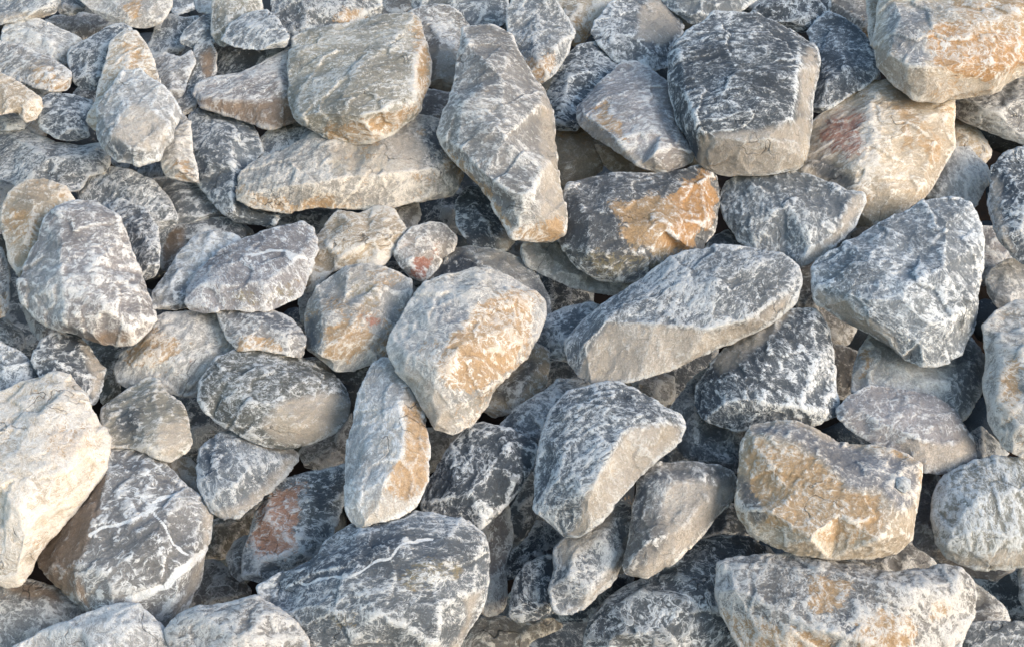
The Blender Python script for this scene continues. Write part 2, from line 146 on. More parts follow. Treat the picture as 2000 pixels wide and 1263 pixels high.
pale white and grey boulder rising from the bottom edge, second from the left corner|9|L .75 .2|30,1262 80,1235 150,1205 230,1178 270,1180 310,1215 330,1250 345,1300 180,1335 20,1315|150,1226,30 240,1202,34 290,1230,32 200,1270,45|
olive-grey and white boulder on the bottom edge between pale boulder and huge dark boulder|9|G .75 .4|325,1230 350,1200 390,1185 440,1180 500,1163 540,1185 580,1220 598,1245 605,1295 500,1335 350,1315|385,1205,28 450,1200,34 530,1195,30 470,1250,46|
small grey stone showing between the veined round boulder and the huge dark boulder|5|G .4 .3|360,1190 380,1130 400,1095 430,1098 470,1128 490,1150 487,1172 440,1182 390,1195|420,1130,32|
dark rock with a salmon-orange left face, left of the tall narrow stone|7|S .5 .1|500,1000 530,950 560,935 600,925 650,915 680,908 682,950 662,1000 647,1050 612,1088 560,1112 505,1137 475,1127 480,1070 490,1040|590,940,24 603,980,40 582,1075,42 520,1005,38 640,985,26 505,1095,26|s 522,965 570,945 597,945 585,1000 576,1060 560,1092 500,1090 485,1060 500,1010;k 610,930 670,915 675,950 655,990 620,1000
small grey lobe of rock at the left foot of the salmon-faced rock|6|G .45 .2|443,1090 458,1058 485,1045 492,1130 468,1135 450,1118||
dark grey boulder with cream lower rim under the oval olive boulder|8|S .5 .1|385,900 400,865 430,845 460,838 500,845 580,885 578,900 555,930 510,975 470,1005 430,1015 410,1000 390,950|440,858,28 500,868,38 552,894,24 482,928,48 432,968,28 420,900,34|p 580,885 578,902 555,932 510,977 470,1007 430,1017 415,1000 470,985 520,945 555,900;k 400,880 440,870 440,900 400,950;p 460,838 580,885 550,885 480,860
brownish shaded stone below the cream-rimmed dark boulder|4|D .15 .8|400,1025 470,1000 505,985 495,1045 460,1065 440,1090 398,1092||
squat olive-beige stone right of the big cream boulder's peak|8|O .4 .6|200,800 230,775 290,740 310,742 325,770 350,785 365,810 373,860 365,880 330,900 300,890 260,875 215,872 203,835|248,790,28 300,768,40 316,820,48 290,858,36 348,830,28|k 230,800 280,790 275,840 235,850;p 300,870 316,825 360,820 373,860 330,900
small cream stone peeking between the veined round boulder and the dark grey boulder|7|C .5 .7|318,905 345,893 370,895 387,915 398,968 365,950 335,930||
oval olive-dark boulder with streaky beige lower right, left of middle|8|D .5 .2|392,780 395,745 420,705 460,683 510,680 560,690 610,710 650,730 675,760 685,785 680,815 650,845 600,870 560,880 520,872 460,845 420,820 400,800|440,740,34 520,718,44 600,733,40 650,762,36 550,778,58 500,795,52 462,826,24 585,830,42|p 545,785 633,764 682,775 680,815 650,845 600,870 540,862 510,830
ochre and white boulder under the grey wedge, left of the oval olive boulder|7|L .6 .6|228,720 235,690 265,675 290,635 320,612 360,610 420,612 450,640 475,680 450,705 415,725 400,750 392,778 350,770 300,755 250,760 232,745|300,640,28 380,640,42 330,700,52 280,700,40 405,690,40 350,745,34 250,715,24|o 235,705 300,640 350,655 345,690 300,715 260,715;R 368,700 378,695 375,715
grey wedge-shaped stone with a thin dark top above the oval olive boulder|8|G .45 .5|423,605 460,602 530,605 570,625 595,655 594,697 560,692 510,682 465,684 445,662 435,637|440,618,18 515,630,36 563,658,32 480,665,28|k 423,605 530,605 570,625 594,655 565,656 515,628 440,615;o 455,660 530,660 560,690 465,682
flat-topped lilac-grey boulder with wavy white lines, left of the whitish-beige rock|8|P .5 .1|365,590 370,560 385,535 430,490 480,465 540,445 590,435 612,450 620,490 600,540 590,575 560,590 530,605 440,605 395,612 370,605|398,552,32 435,556,40 520,550,48 560,525,42 602,480,24 500,490,38 570,455,22 450,510,34|y 435,565 520,552 585,540 590,575 530,605 440,605;v 4 480,495 530,490 600,505
pale scuffed rock between the big flat-faced grey boulder and the lilac-grey boulder|7|L .6 .1|293,600 300,570 320,540 345,500 385,460 420,452 455,460 475,475 450,500 410,530 385,560 380,612 330,612|348,530,30 402,478,36 340,580,26|k 335,560 360,550 365,610 335,610
low brown and blue rock behind the pale scuffed rock|5|B .35 .3|310,500 325,460 345,440 400,428 450,425 478,450 478,475 455,475 420,465 385,475 345,520 318,535|400,445,35|b 315,500 330,450 360,445 355,480 320,520
big flat-faced grey boulder with white flecks at the left|9|P .6 .4|40,550 50,520 75,470 85,430 110,405 145,392 190,392 230,425 250,470 275,540 295,590 303,620 285,645 255,670 200,675 150,655 110,645 70,620 45,590|116,412,26 120,480,42 122,560,46 132,628,28 236,465,26 268,560,32 278,628,22 170,645,26 258,648,20 180,520,48 205,600,50 180,420,28|b 155,658 265,644 255,672 200,677;L 60,500 116,415 120,560 130,632 70,610 45,580
dark shaded rock beneath the flat-faced grey boulder's left foot|5|G .2 .3|45,600 70,612 130,645 115,668 88,675 62,645||
ochre and white cube-like stone at the left edge above the flat-faced grey boulder|8|C .5 .8|5,400 20,380 50,355 85,350 125,365 142,395 115,415 95,445 75,490 40,545 20,510 5,450|30,385,22 66,402,46 122,380,22 58,455,34 20,420,18|o 18,410 60,412 80,445 60,480 22,465;o 85,430 95,410 125,385 125,365 110,395
grey and ochre sliver of rock cut by the left edge beside a black gap|7|G .5 .4|-50,480 5,485 18,530 17,600 5,620 -50,630|-10,550,35|o 0,580 17,580 5,620 -20,625
small shaded grey rock on the left edge below the black gap|5|S .3 0|-40,615 10,622 42,650 50,672 35,695 -40,690||
dark streaky grey rock on the left edge just above the big cream boulder|8|S .5 0|-60,655 0,670 40,690 92,733 70,750 0,785 -60,800|10,710,30|
dark purple-blue stone with a thin beige right edge above the big cream boulder|8|K .45 .1|62,705 80,670 105,653 155,660 175,685 205,720 200,750 187,787 165,790 130,760 80,740|106,670,24 160,688,38 178,740,28 115,710,38|p 158,662 175,685 205,720 200,750 187,787 178,775 180,730
brown shaded rock behind the dark purple-blue stone|3|D .1 .5|165,665 255,665 245,690 230,730 237,765 200,795 190,750||
dark streaky rock behind the right shoulder of the flat-faced grey boulder|7|K .6 .2|212,402 240,393 285,410 308,445 312,490 308,562 290,570 272,530 250,475|270,440,32 290,510,28|
wide dark blue-purple rock with white cracks above the flat-faced grey boulder|6|B .5 .1|148,368 165,330 210,325 260,335 300,355 330,390 346,420 337,462 315,492 295,475 260,430 225,410 190,405 150,392|200,350,28 262,378,42 312,412,30|
light-topped blue rock in the shade left of the large dark blue rock's foot|5|S .4 .1|285,350 340,348 392,362 435,398 435,425 400,428 345,442 328,405 305,375|360,385,35|w 335,368 385,372 385,395 340,388
large dark blue rock with fine white flecks below the pointed rock in the upper left|6|B .45 0|370,230 395,208 440,213 482,225 502,260 512,300 480,335 475,380 522,412 545,420 532,442 500,443 460,432 420,402 388,362 368,312 365,270|402,240,28 452,270,42 412,320,42 455,330,36 450,395,28|
small grey and ochre rock against the left side of the large dark blue rock|7|L .5 .4|312,300 320,270 350,250 372,238 376,300 392,362 350,355 320,342|345,280,32|o 335,320 365,315 380,355 350,352
light blue-grey stone with a smooth cream front face in the upper left|9|L .45 .1|192,210 215,175 240,145 275,137 310,165 340,195 355,225 342,240 335,270 310,310 270,322 230,315 205,295 192,270|252,202,42 215,260,44 250,285,44 300,298,24 328,248,34 295,212,42 270,160,18 210,215,18|p 256,205 290,212 330,248 322,275 290,298 250,288 213,266 232,235;k 203,270 250,288 300,300 280,312 230,312
upright cream pillar of rock behind the cream-faced blue-grey stone|8|C .7 .4|162,245 175,220 190,190 205,130 215,85 240,65 265,65 285,90 300,125 312,165 290,175 240,185 210,215 205,270 178,262|250,90,28 242,140,42 200,200,32|o 238,80 268,85 282,118 240,130
dark blue rock with white scuffs left of the cream pillar|7|B .5 0|135,110 140,95 175,75 210,55 235,48 258,60 238,78 220,105 212,145 195,178 155,178 145,155 137,130|170,100,28 200,90,34 170,145,32|
round blackish rock left of the cream pillar's foot|7|K .4 0|78,220 85,195 105,182 150,190 180,200 175,230 170,255 178,268 150,282 110,270 80,250|110,205,34 140,235,42|
little ochre and grey stone between two pale rocks near the left edge|5|G .4 .5|45,165 75,152 100,165 120,182 95,198 85,212 60,190||
smooth cream rock on the left edge above the wide dark boulder|8|C .4 .8|-50,138 0,143 40,165 75,190 83,205 76,235 52,243 30,220 0,225 -50,235|20,175,34 55,205,28|
white-scuffed slab in the upper left, behind the brown-based boulder|6|L .8 .2|5,80 12,50 30,37 80,40 125,60 167,82 150,98 138,138 80,125 30,105|60,60,30 100,85,36|
grey boulder with a brown-ochre base at the left edge near the top|7|G .55 .4|-40,90 0,83 40,92 100,115 135,140 145,175 120,184 60,168 0,145 -40,140|40,115,28 90,140,36|o 50,140 100,135 140,170 120,182 60,165
beige stone in shade between the two top-left slabs|4|G .3 .7|95,42 115,33 160,28 195,32 225,50 185,78 165,88 130,68||
blue-grey boulder with beige underside in the top left corner|6|S .5 .2|-40,0 30,-40 100,-30 118,8 119,30 95,41 50,37 -40,55|40,0,30 90,15,30|p -40,30 50,25 118,28 95,41 50,37 -40,55
small square blue stone at the top edge beside the corner boulder|5|S .4 0|115,0 120,-25 162,-25 166,20 138,33 117,27||
pale grey boulder with a hint of ochre at the top edge, upper left|6|L .55 .4|158,0 165,-30 330,-30 333,15 312,45 290,57 250,50 215,45 183,25|230,10,32 290,20,32|o 235,10 275,5 270,30 245,30
blue-grey rock at the upper left below a shadowed gap|5|S .45 0|290,92 305,50 330,30 362,38 388,32 365,75 355,110 340,118 300,112|335,65,32|
scuffed blue and brown rock right of the blue-grey rock, upper left|6|S .5 .2|352,85 360,62 385,40 415,25 424,60 420,100 400,95 375,95|395,60,32|
dark brown-blue rock above the tip of the pointed rock|6|B .4 .4|380,95 410,85 422,110 420,150 397,168 387,192 382,215 365,232 343,205 358,160 375,125|395,120,32|b 392,110 415,95 418,150 398,160
light grey rock with scratched face right of the cream pillar's head|6|G .6 .1|296,118 325,105 352,115 372,100 380,125 365,160 353,200 335,215 318,185 303,150|335,140,34|
dark hollowed rock at the top edge|3|S .2 0|325,5 340,-15 388,-15 390,15 345,28||
small pale rock at the top edge left of the tall pale block|5|L .5 .1|380,5 395,-20 428,-20 428,18 405,27 385,22||
tall pale olive block at the top edge, upper left of middle|7|O .6 .4|418,-20 510,-25 510,40 480,60 450,85 430,102 419,92 414,50|450,20,32|
white and blue rounded rock in front of the tall pale olive block|8|S .65 0|437,78 450,50 480,30 520,20 542,40 562,70 563,98 500,97 455,90|490,50,32 525,60,32|
blue-white boulder with a snowy patch behind the olive-grey slab, top edge|7|B .65 .2|530,0 540,-35 730,-35 747,28 700,50 640,70 590,85 565,95 545,62 533,45|600,20,34 680,10,34|W 620,5 668,5 650,25 630,35;o 660,30 700,15 720,40 670,48
dark grey rock between the tall pale block and the pointed rock|5|B .4 .1|414,92 440,85 500,92 560,92 565,120 490,152 425,168 410,130|450,120,32|
long pointed rock aimed left with a shaded brown underside, left of the olive-grey slab|7|P .6 .4|383,190 385,165 410,155 470,145 530,115 570,92 580,150 580,215 592,238 530,252 490,242 430,220 395,210|392,188,18 430,192,36 500,196,44 555,182,44 470,158,28 540,138,28|b 385,192 430,197 500,202 580,190 592,238 530,252 490,242 395,210
grey rock, white on top and smooth beige below, between the olive-grey slab and diamond boulder|6|G .5 .2|795,30 830,15 870,12 900,30 918,52 910,80 900,140 885,195 850,188 830,165 825,110|860,38,24 862,84,44 885,88,36|p 830,92 890,90 900,140 880,192 850,185 830,160;w 835,25 870,15 895,45 890,80 840,60
shaded dark stone deep between the olive-grey slab and the diamond boulder|2|G .15 0|812,205 838,178 888,185 890,235 862,250 825,235||
dark blue-grey boulder at the top edge behind the diamond boulder|5|S .45 .1|802,15 830,-25 980,-30 992,10 988,45 965,57 920,52 880,25|900,10,32 950,20,30|
black-shaded rock at the top edge beside the snowy-patched boulder|2|G .1 0|728,18 745,-20 835,-20 825,15 800,35 745,35||
wide dark olive boulder with white tracery at the left edge, upper half|6|B .6 .2|-50,250 0,250 50,248 75,265 110,280 150,285 190,280 212,310 208,335 170,345 152,375 130,372 85,362 40,372 20,355 -50,345|40,278,36 100,308,46 170,302,30 60,342,26|
pale purple-grey rock on the left edge above the black gap|4|P .6 .1|-50,335 0,343 32,370 20,400 15,455 -50,470||
little blue-grey knob of rock on the left edge|6|S .5 0|-20,250 -20,225 15,210 38,207 50,222 50,252 10,256||
small beige stone beside the round blackish rock|3|C .3 .3|45,245 80,228 92,262 60,268||
narrow dark blue sliver under the dark scuffed rock, left of the cream pillar|4|B .4 0|145,188 155,174 200,162 190,205 165,205||
shaded stone beneath the cream-faced blue-grey stone|2|G .2 .2|205,305 260,320 318,305 318,355 260,345||
small pale stone at the right side of the cream-faced blue-grey stone|6|L .4 .1|332,238 352,222 372,238 350,262 334,272||
small blue rock low under the left part of the long cream rock|4|S .4 0|522,448 545,420 590,408 660,410 650,435 622,468 600,448 560,448|590,425,30|
thin grey rock in the crack left of the red-patched ochre block|4|S .3 0|585,578 602,555 622,565 610,610 604,645 590,630||
shaded grey underside stone below the red-patched ochre block|6|G .2 .3|640,715 700,705 755,690 750,715 715,745 680,752||
shaded olive stone behind the oval boulder, left of the tall narrow stone|4|G .2 .2|585,880 650,840 685,810 695,870 690,915 600,912||
brown shaded stone behind the tall narrow stone's right side|4|G .1 .9|825,840 885,838 915,832 890,870 860,915 830,925||
dark blue shaded stone above the narrow-footed grey boulder|3|B .2 0|1275,905 1325,865 1365,895 1370,925 1280,925||
dark blue rock in shade right of the narrow-footed grey boulder|4|B .3 0|1360,1045 1420,985 1450,990 1490,1045 1470,1062 1400,1055||
small streaky grey stone above the long tapering boulder's upper edge|6|S .4 0|1370,495 1392,465 1420,450 1445,468 1470,490 1400,498|1415,470,32|
dark stone edge between the red-speckled boulder and the triangular boulder|5|K .4 .1|1665,455 1715,425 1755,412 1740,440 1690,475 1650,485||
small beige fragment under the diamond boulder's point|4|C .3 .6|985,480 1035,470 1028,500 1012,510||
"""

# ------------------------------------------------------------------ geometry helpers
PW, PH = 2000.0, 1263.0
FPX = FOCAL / 36.0 * PW
cx, cy = PW / 2, PH / 2
R = np.array(cam.rotation_euler.to_matrix())
CAM = np.array(cam.location)
NRM = np.array((0, -math.sin(SLOPE), math.cos(SLOPE)))      # heap surface normal
NC = R.T @ NRM                                              # the same in camera axes
D0 = float(np.dot(NRM, np.array(HEAP) - CAM))


def base_depth(px, py):
    """distance along the view axis at which the heap's mean surface lies"""
    dx = (px - cx) / FPX
    dy = -(py - cy) / FPX
    return D0 / (dx * NC[0] + dy * NC[1] - NC[2])


def place(px, py, h):
    """photo position + height above the heap's mean surface -> world point"""
    dx = (px - cx) / FPX
    dy = -(py - cy) / FPX
    z = base_depth(px, py) - h
    c = np.stack([dx * z, dy * z, -z], -1)
    return c @ R.T + CAM


def to_photo(P):
    c = (P - CAM) @ R
    z = -c[:, 2]
    px = c[:, 0] / z * FPX + cx
    py = -c[:, 1] / z * FPX + cy
    return px, py, base_depth(px, py) - z


LAT = np.random.RandomState(7).rand(64, 64, 64).astype(np.float32) * 2 - 1
LATF = LAT.ravel()


def vnoise(p):
    i = np.floor(p).astype(np.int64)
    f = (p - i).astype(np.float32)
    f = f * f * f * (f * (f * 6 - 15) + 10)
    i0 = i & 63
    i1 = (i + 1) & 63
    x0, y0, z0 = i0[:, 0] << 12, i0[:, 1] << 6, i0[:, 2]
    x1, y1, z1 = i1[:, 0] << 12, i1[:, 1] << 6, i1[:, 2]
    fx, fy, fz = f[:, 0], f[:, 1], f[:, 2]
    a = LATF[x0 + y0 + z0] * (1 - fx) + LATF[x1 + y0 + z0] * fx
    b = LATF[x0 + y1 + z0] * (1 - fx) + LATF[x1 + y1 + z0] * fx
    c = LATF[x0 + y0 + z1] * (1 - fx) + LATF[x1 + y0 + z1] * fx
    d = LATF[x0 + y1 + z1] * (1 - fx) + LATF[x1 + y1 + z1] * fx
    a = a * (1 - fy) + b * fy
    c = c * (1 - fy) + d * fy
    return a * (1 - fz) + c * fz


def fbm(p, n=3, gain=.5):
    s, a = 0, 1.0
    for k in range(n):
        s = s + a * vnoise(p * (2.03 ** k) + k * 17.3)
        a *= gain
    return s


def area_centroid(o):
    x, y = o[:, 0], o[:, 1]
    x1, y1 = np.roll(x, -1), np.roll(y, -1)
    c = x * y1 - x1 * y
    A = c.sum() / 2
    return abs(A), np.array([((x + x1) * c).sum() / (6 * A), ((y + y1) * c).sum() / (6 * A)]), A


def cdt(outline, inner):
    n = len(outline)
    pts = [Vector(p) for p in outline] + [Vector(p) for p in inner]
    r = delaunay_2d_cdt(pts, [], [list(range(n))], 1, 1e-4)
    vs, faces, orig = r[0], r[2], r[3]
    idx = [o[0] if len(o) else -1 for o in orig]
    tris = []
    for f in faces:
        g = [idx[i] for i in f]
        if -1 in g:
            continue
        for k in range(1, len(g) - 1):
            tris.append((g[0], g[k], g[k + 1]))
    return tris


def inside(px, py, poly):
    c = np.zeros(px.shape, bool)
    n = len(poly)
    for i in range(n):
        x0, y0 = poly[i]
        x1, y1 = poly[(i + 1) % n]
        if y0 == y1:
            continue
        m = ((y0 > py) != (y1 > py)) & (px < (x1 - x0) * (py - y0) / (y1 - y0) + x0)
        c ^= m
    return c


def seg_dist(px, py, poly, closed=True):
    d = np.full(px.shape, 1e9)
    n = len(poly)
    for i in range(n if closed else n - 1):
        a = poly[i]
        b = poly[(i + 1) % n]
        e = b - a
        t = np.clip(((px - a[0]) * e[0] + (py - a[1]) * e[1]) / (e @ e + 1e-9), 0, 1)
        d = np.minimum(d, np.hypot(px - a[0] - t * e[0], py - a[1] - t * e[1]))
    return d


# ------------------------------------------------------------------ read the rock list
def pts(s):
    return np.array([[float(v) for v in t.split(",")] for t in s.split()]) if s.strip() else np.zeros((0, 3))


class Rock:
    pass


rocks = []
for line in ROCKS.strip().split("\n"):
    f = line.split("|")
    r = Rock()
    r.label = f[0].strip()
    r.level = int(f[1])
    k, w, wm = f[2].split()
    r.kind, r.white, r.warm = k, float(w), float(wm)
    r.out = pts(f[3])
    r.ridge = pts(f[4])
    r.marks = []
    for m in f[5].split(";"):
        m = m.strip()
        if not m:
            continue
        c, rest = m.split(" ", 1)
        wdt = 0
        if c == 'v':
            ws, rest = rest.split(" ", 1)
            wdt = float(ws)
        r.marks.append((c, pts(rest), wdt))
    rocks.append(r)

# stones that only show as shaded surfaces at the bottom of the gaps
cov = np.zeros((int(1300 / 10), int(2040 / 10)), bool)
FX, FY = np.meshgrid(np.arange(cov.shape[1]) * 10.0 - 20, np.arange(cov.shape[0]) * 10.0 - 20)
for r in rocks:
    cov |= seg_dist(FX, FY, r.out) < 7
    cov |= inside(FX, FY, r.out)
frs = np.random.RandomState(5)
cov0 = cov.copy()
open_y, open_x = np.nonzero(~cov)
perm = frs.permutation(len(open_y))
for k in perm:
    if cov[open_y[k], open_x[k]]:
        continue
    x, y = FX[0, open_x[k]], FY[open_y[k], 0]
    if (1080 < x < 1160 and y > 1225) or (1950 < x < 2000 and 1120 < y < 1215):
        continue                                       # here the red-brown soil shows
    rr = frs.uniform(75, 115) * (.7 + .5 * y / 1263)
    n = frs.randint(7, 10)
    ang = (np.arange(n) + frs.uniform(-.3, .3, n)) / n * 6.283
    ex, ey, th = rr * frs.uniform(.9, 1.25), rr * frs.uniform(.65, .95), frs.uniform(0, 3.14)
    q = frs.uniform(.85, 1.1, n)
    ox, oy = ex * np.cos(ang) * q, ey * np.sin(ang) * q
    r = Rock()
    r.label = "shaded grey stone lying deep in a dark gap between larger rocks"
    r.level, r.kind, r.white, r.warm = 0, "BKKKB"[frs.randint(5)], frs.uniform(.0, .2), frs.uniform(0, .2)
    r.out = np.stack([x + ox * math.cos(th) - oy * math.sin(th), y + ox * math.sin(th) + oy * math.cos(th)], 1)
    r.ridge, r.marks = np.zeros((0, 3)), []
    mine = inside(FX, FY, r.out)
    if (mine & ~cov0).sum() < 16:
        continue                                       # hardly anything of it would show
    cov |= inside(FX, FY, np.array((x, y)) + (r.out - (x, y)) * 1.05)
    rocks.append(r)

order = sorted(range(len(rocks)), key=lambda i: rocks[i].level)

# coarse shape of every rock in photo units + metres of height
for i, r in enumerate(rocks):
    rs = np.random.RandomState(100 + i)
    A, c, sgn = area_centroid(r.out)
    if sgn < 0:
        r.out = r.out[::-1].copy()
    r.c = c
    r.mpp = base_depth(*c) / FPX                  # metres per photo pixel here
    e = r.out - c
    cov = e.T @ e / len(e)
    ev = np.sqrt(np.linalg.eigvalsh(cov) * 2)
    r.rad = math.sqrt(ev[0] * math.sqrt(A / math.pi)) * r.mpp
    r.own_ridge = len(r.ridge) >= 4
    if len(r.ridge) == 0:
        k = 3 + (i % 3)
        a0 = rs.rand() * 6.28
        R_ = []
        for j in range(k):
            v = r.out[(j * len(r.out) // k + i) % len(r.out)] - c
            R_.append([*(c + v * rs.uniform(.3, .6)), rs.uniform(26, 48)])
        r.ridge = np.array(R_)
    elif len(r.ridge) < 4:
        extra = []
        for j in range(3):
            v = r.out[(j * len(r.out) // 3 + 1) % len(r.out)] - c
            q = c + v * rs.uniform(.5, .62)
            if np.min(np.hypot(*(r.ridge[:, :2] - q).T)) > 12:
                extra.append([*q, rs.uniform(16, 34)])
        if extra:
            r.ridge = np.vstack([r.ridge, extra])
    # keep only ridge points well inside
    ins = inside(r.ridge[:, 0], r.ridge[:, 1], r.out) & (seg_dist(r.ridge[:, 0], r.ridge[:, 1], r.out) > 2.0)
    r.ridge = r.ridge[ins]
    n = len(r.out)
    rpx = r.rad / r.mpp
    o = c + (r.out - c) * (1.0 + (4.0 if r.level > 4 else 7.0) / rpx)
    up = np.clip((c[1] - o[:, 1]) / rpx, -.3, 1)              # upper rims stand a little higher: flat tops
    ring_h = (rs.uniform(-.05, .06, n) + .16 * up) * r.rad
    front_in = r.ridge[:, :2]
    tf = cdt(o, front_in)
    # back: a wall, then a smaller hull
    o1 = c + (r.out - c) * .95
    o2 = c + (r.out - c) * .68 + rs.uniform(-.05, .05, (n, 2)) * (r.rad / r.mpp)
    h1 = -r.rad * rs.uniform(.26, .42, n)
    h2 = -r.rad * rs.uniform(.62, .8, n)
    V = [(*p, h) for p, h in zip(o, ring_h)]
    V += [(p[0], p[1], p[2] / 100 * r.rad * 1.15) for p in r.ridge]
    b1 = len(V)
    V += [(*p, h) for p, h in zip(o1, h1)]
    b2 = len(V)
    V += [(*p, h) for p, h in zip(o2, h2)]
    bc = len(V)
    V += [(c[0], c[1], -r.rad * .82)]
    r.V = np.array(V)
    F = []
    for t in tf:
        a, b, d = (r.V[k][:2] for k in t)
        s = (b[0] - a[0]) * (d[1] - a[1]) - (b[1] - a[1]) * (d[0] - a[0])
        if abs(s) < 1e-6:
            continue
        F.append(t if s > 0 else (t[0], t[2], t[1]))
    r.front = list(F)
    r.backf = []
    for k in range(n):
        j = (k + 1) % n
        F += [(k, b1 + k, b1 + j), (k, b1 + j, j), (b1 + k, b2 + k, b2 + j), (b1 + k, b2 + j, b1 + j), (b2 + k, bc, b2 + j)]
    r.F = F
    nf = len(r.front)
    r.backf = F[nf:]

# ------------------------------------------------------------------ let the rocks settle on each other
CELL = 7.0
GX0, GY0 = -160, -100
GW, GH = int(2320 / CELL), int(1480 / CELL)


def raster(V, faces, mode):
    H = np.full((GH, GW), -1e9 if mode > 0 else 1e9)
    for t in faces:
        a, b, c = V[t[0]], V[t[1]], V[t[2]]
        x0 = max(0, int((min(a[0], b[0], c[0]) - GX0) / CELL)); x1 = min(GW - 1, int((max(a[0], b[0], c[0]) - GX0) / CELL) + 1)
        y0 = max(0, int((min(a[1], b[1], c[1]) - GY0) / CELL)); y1 = min(GH - 1, int((max(a[1], b[1], c[1]) - GY0) / CELL) + 1)
        if x1 < x0 or y1 < y0:
            continue
        X, Y = np.meshgrid(np.arange(x0, x1 + 1) * CELL + GX0, np.arange(y0, y1 + 1) * CELL + GY0)
        d = (b[1] - c[1]) * (a[0] - c[0]) + (c[0] - b[0]) * (a[1] - c[1])
        if abs(d) < 1e-9:
            continue
        l0 = ((b[1] - c[1]) * (X - c[0]) + (c[0] - b[0]) * (Y - c[1])) / d
        l1 = ((c[1] - a[1]) * (X - c[0]) + (a[0] - c[0]) * (Y - c[1])) / d
        l2 = 1 - l0 - l1
        m = (l0 > -.02) & (l1 > -.02) & (l2 > -.02)
        z = l0 * a[2] + l1 * b[2] + l2 * c[2]
        S = H[y0:y1 + 1, x0:x1 + 1]
        if mode > 0:
            S[m] = np.maximum(S[m], z[m])
        else:
            S[m] = np.minimum(S[m], z[m])
    return H


field = np.full((GH, GW), -1e9)
GXX, GYY = np.meshgrid(np.arange(GW) * CELL + GX0, np.arange(GH) * CELL + GY0)
for i in order:
    r = rocks[i]
    Fh = raster(r.V, r.front, 1)
    Bh = raster(r.V, r.backf, -1)
    m = (Fh > -1e8) & (Bh < 1e8) & (field > -1e8)
    lo = {0: -.72, 2: -.50, 3: -.38, 4: -.24, 5: -.05, 6: .03, 7: .09, 8: .15, 9: .21}.get(r.level, .24)
    best = None
    X = (GXX - r.c[0]) * r.mpp
    Y = (GYY - r.c[1]) * r.mpp
    tilts = [(a, b) for a in (-.3, -.2, -.1, 0, .1, .2, .3) for b in (-.3, -.2, -.1, 0, .1, .2, .3)]
    if not m.any():
        best = (lo, 0, 0, lo)
    else:
        fm, Fm, Bm, Xm, Ym = field[m], Fh[m], Bh[m], X[m], Y[m]
        for a, b in tilts:
            t = a * Xm + b * Ym
            need_f = np.max(fm - Fm - t) + .012
            need_b = np.percentile(fm - Bm - t, 80) - (.03 if r.rad > .04 else .004)
            off = max(need_f, need_b, lo)
            cost = off + .12 * r.rad * math.hypot(a, b)
            if best is None or cost < best[3]:
                best = (off, a, b, cost)
    off, a, b, _ = best
    r.off, r.tilt = off, (a, b)
    r.V[:, 2] += off + a * (r.V[:, 0] - r.c[0]) * r.mpp + b * (r.V[:, 1] - r.c[1]) * r.mpp
    T = Fh + off + a * X + b * Y
    mm = Fh > -1e8
    field[mm] = np.maximum(field[mm], T[mm])
print("offsets", " ".join("%d:%.2f" % (rocks[i].level, rocks[i].off) for i in order))

# ------------------------------------------------------------------ material
WEAR = .18


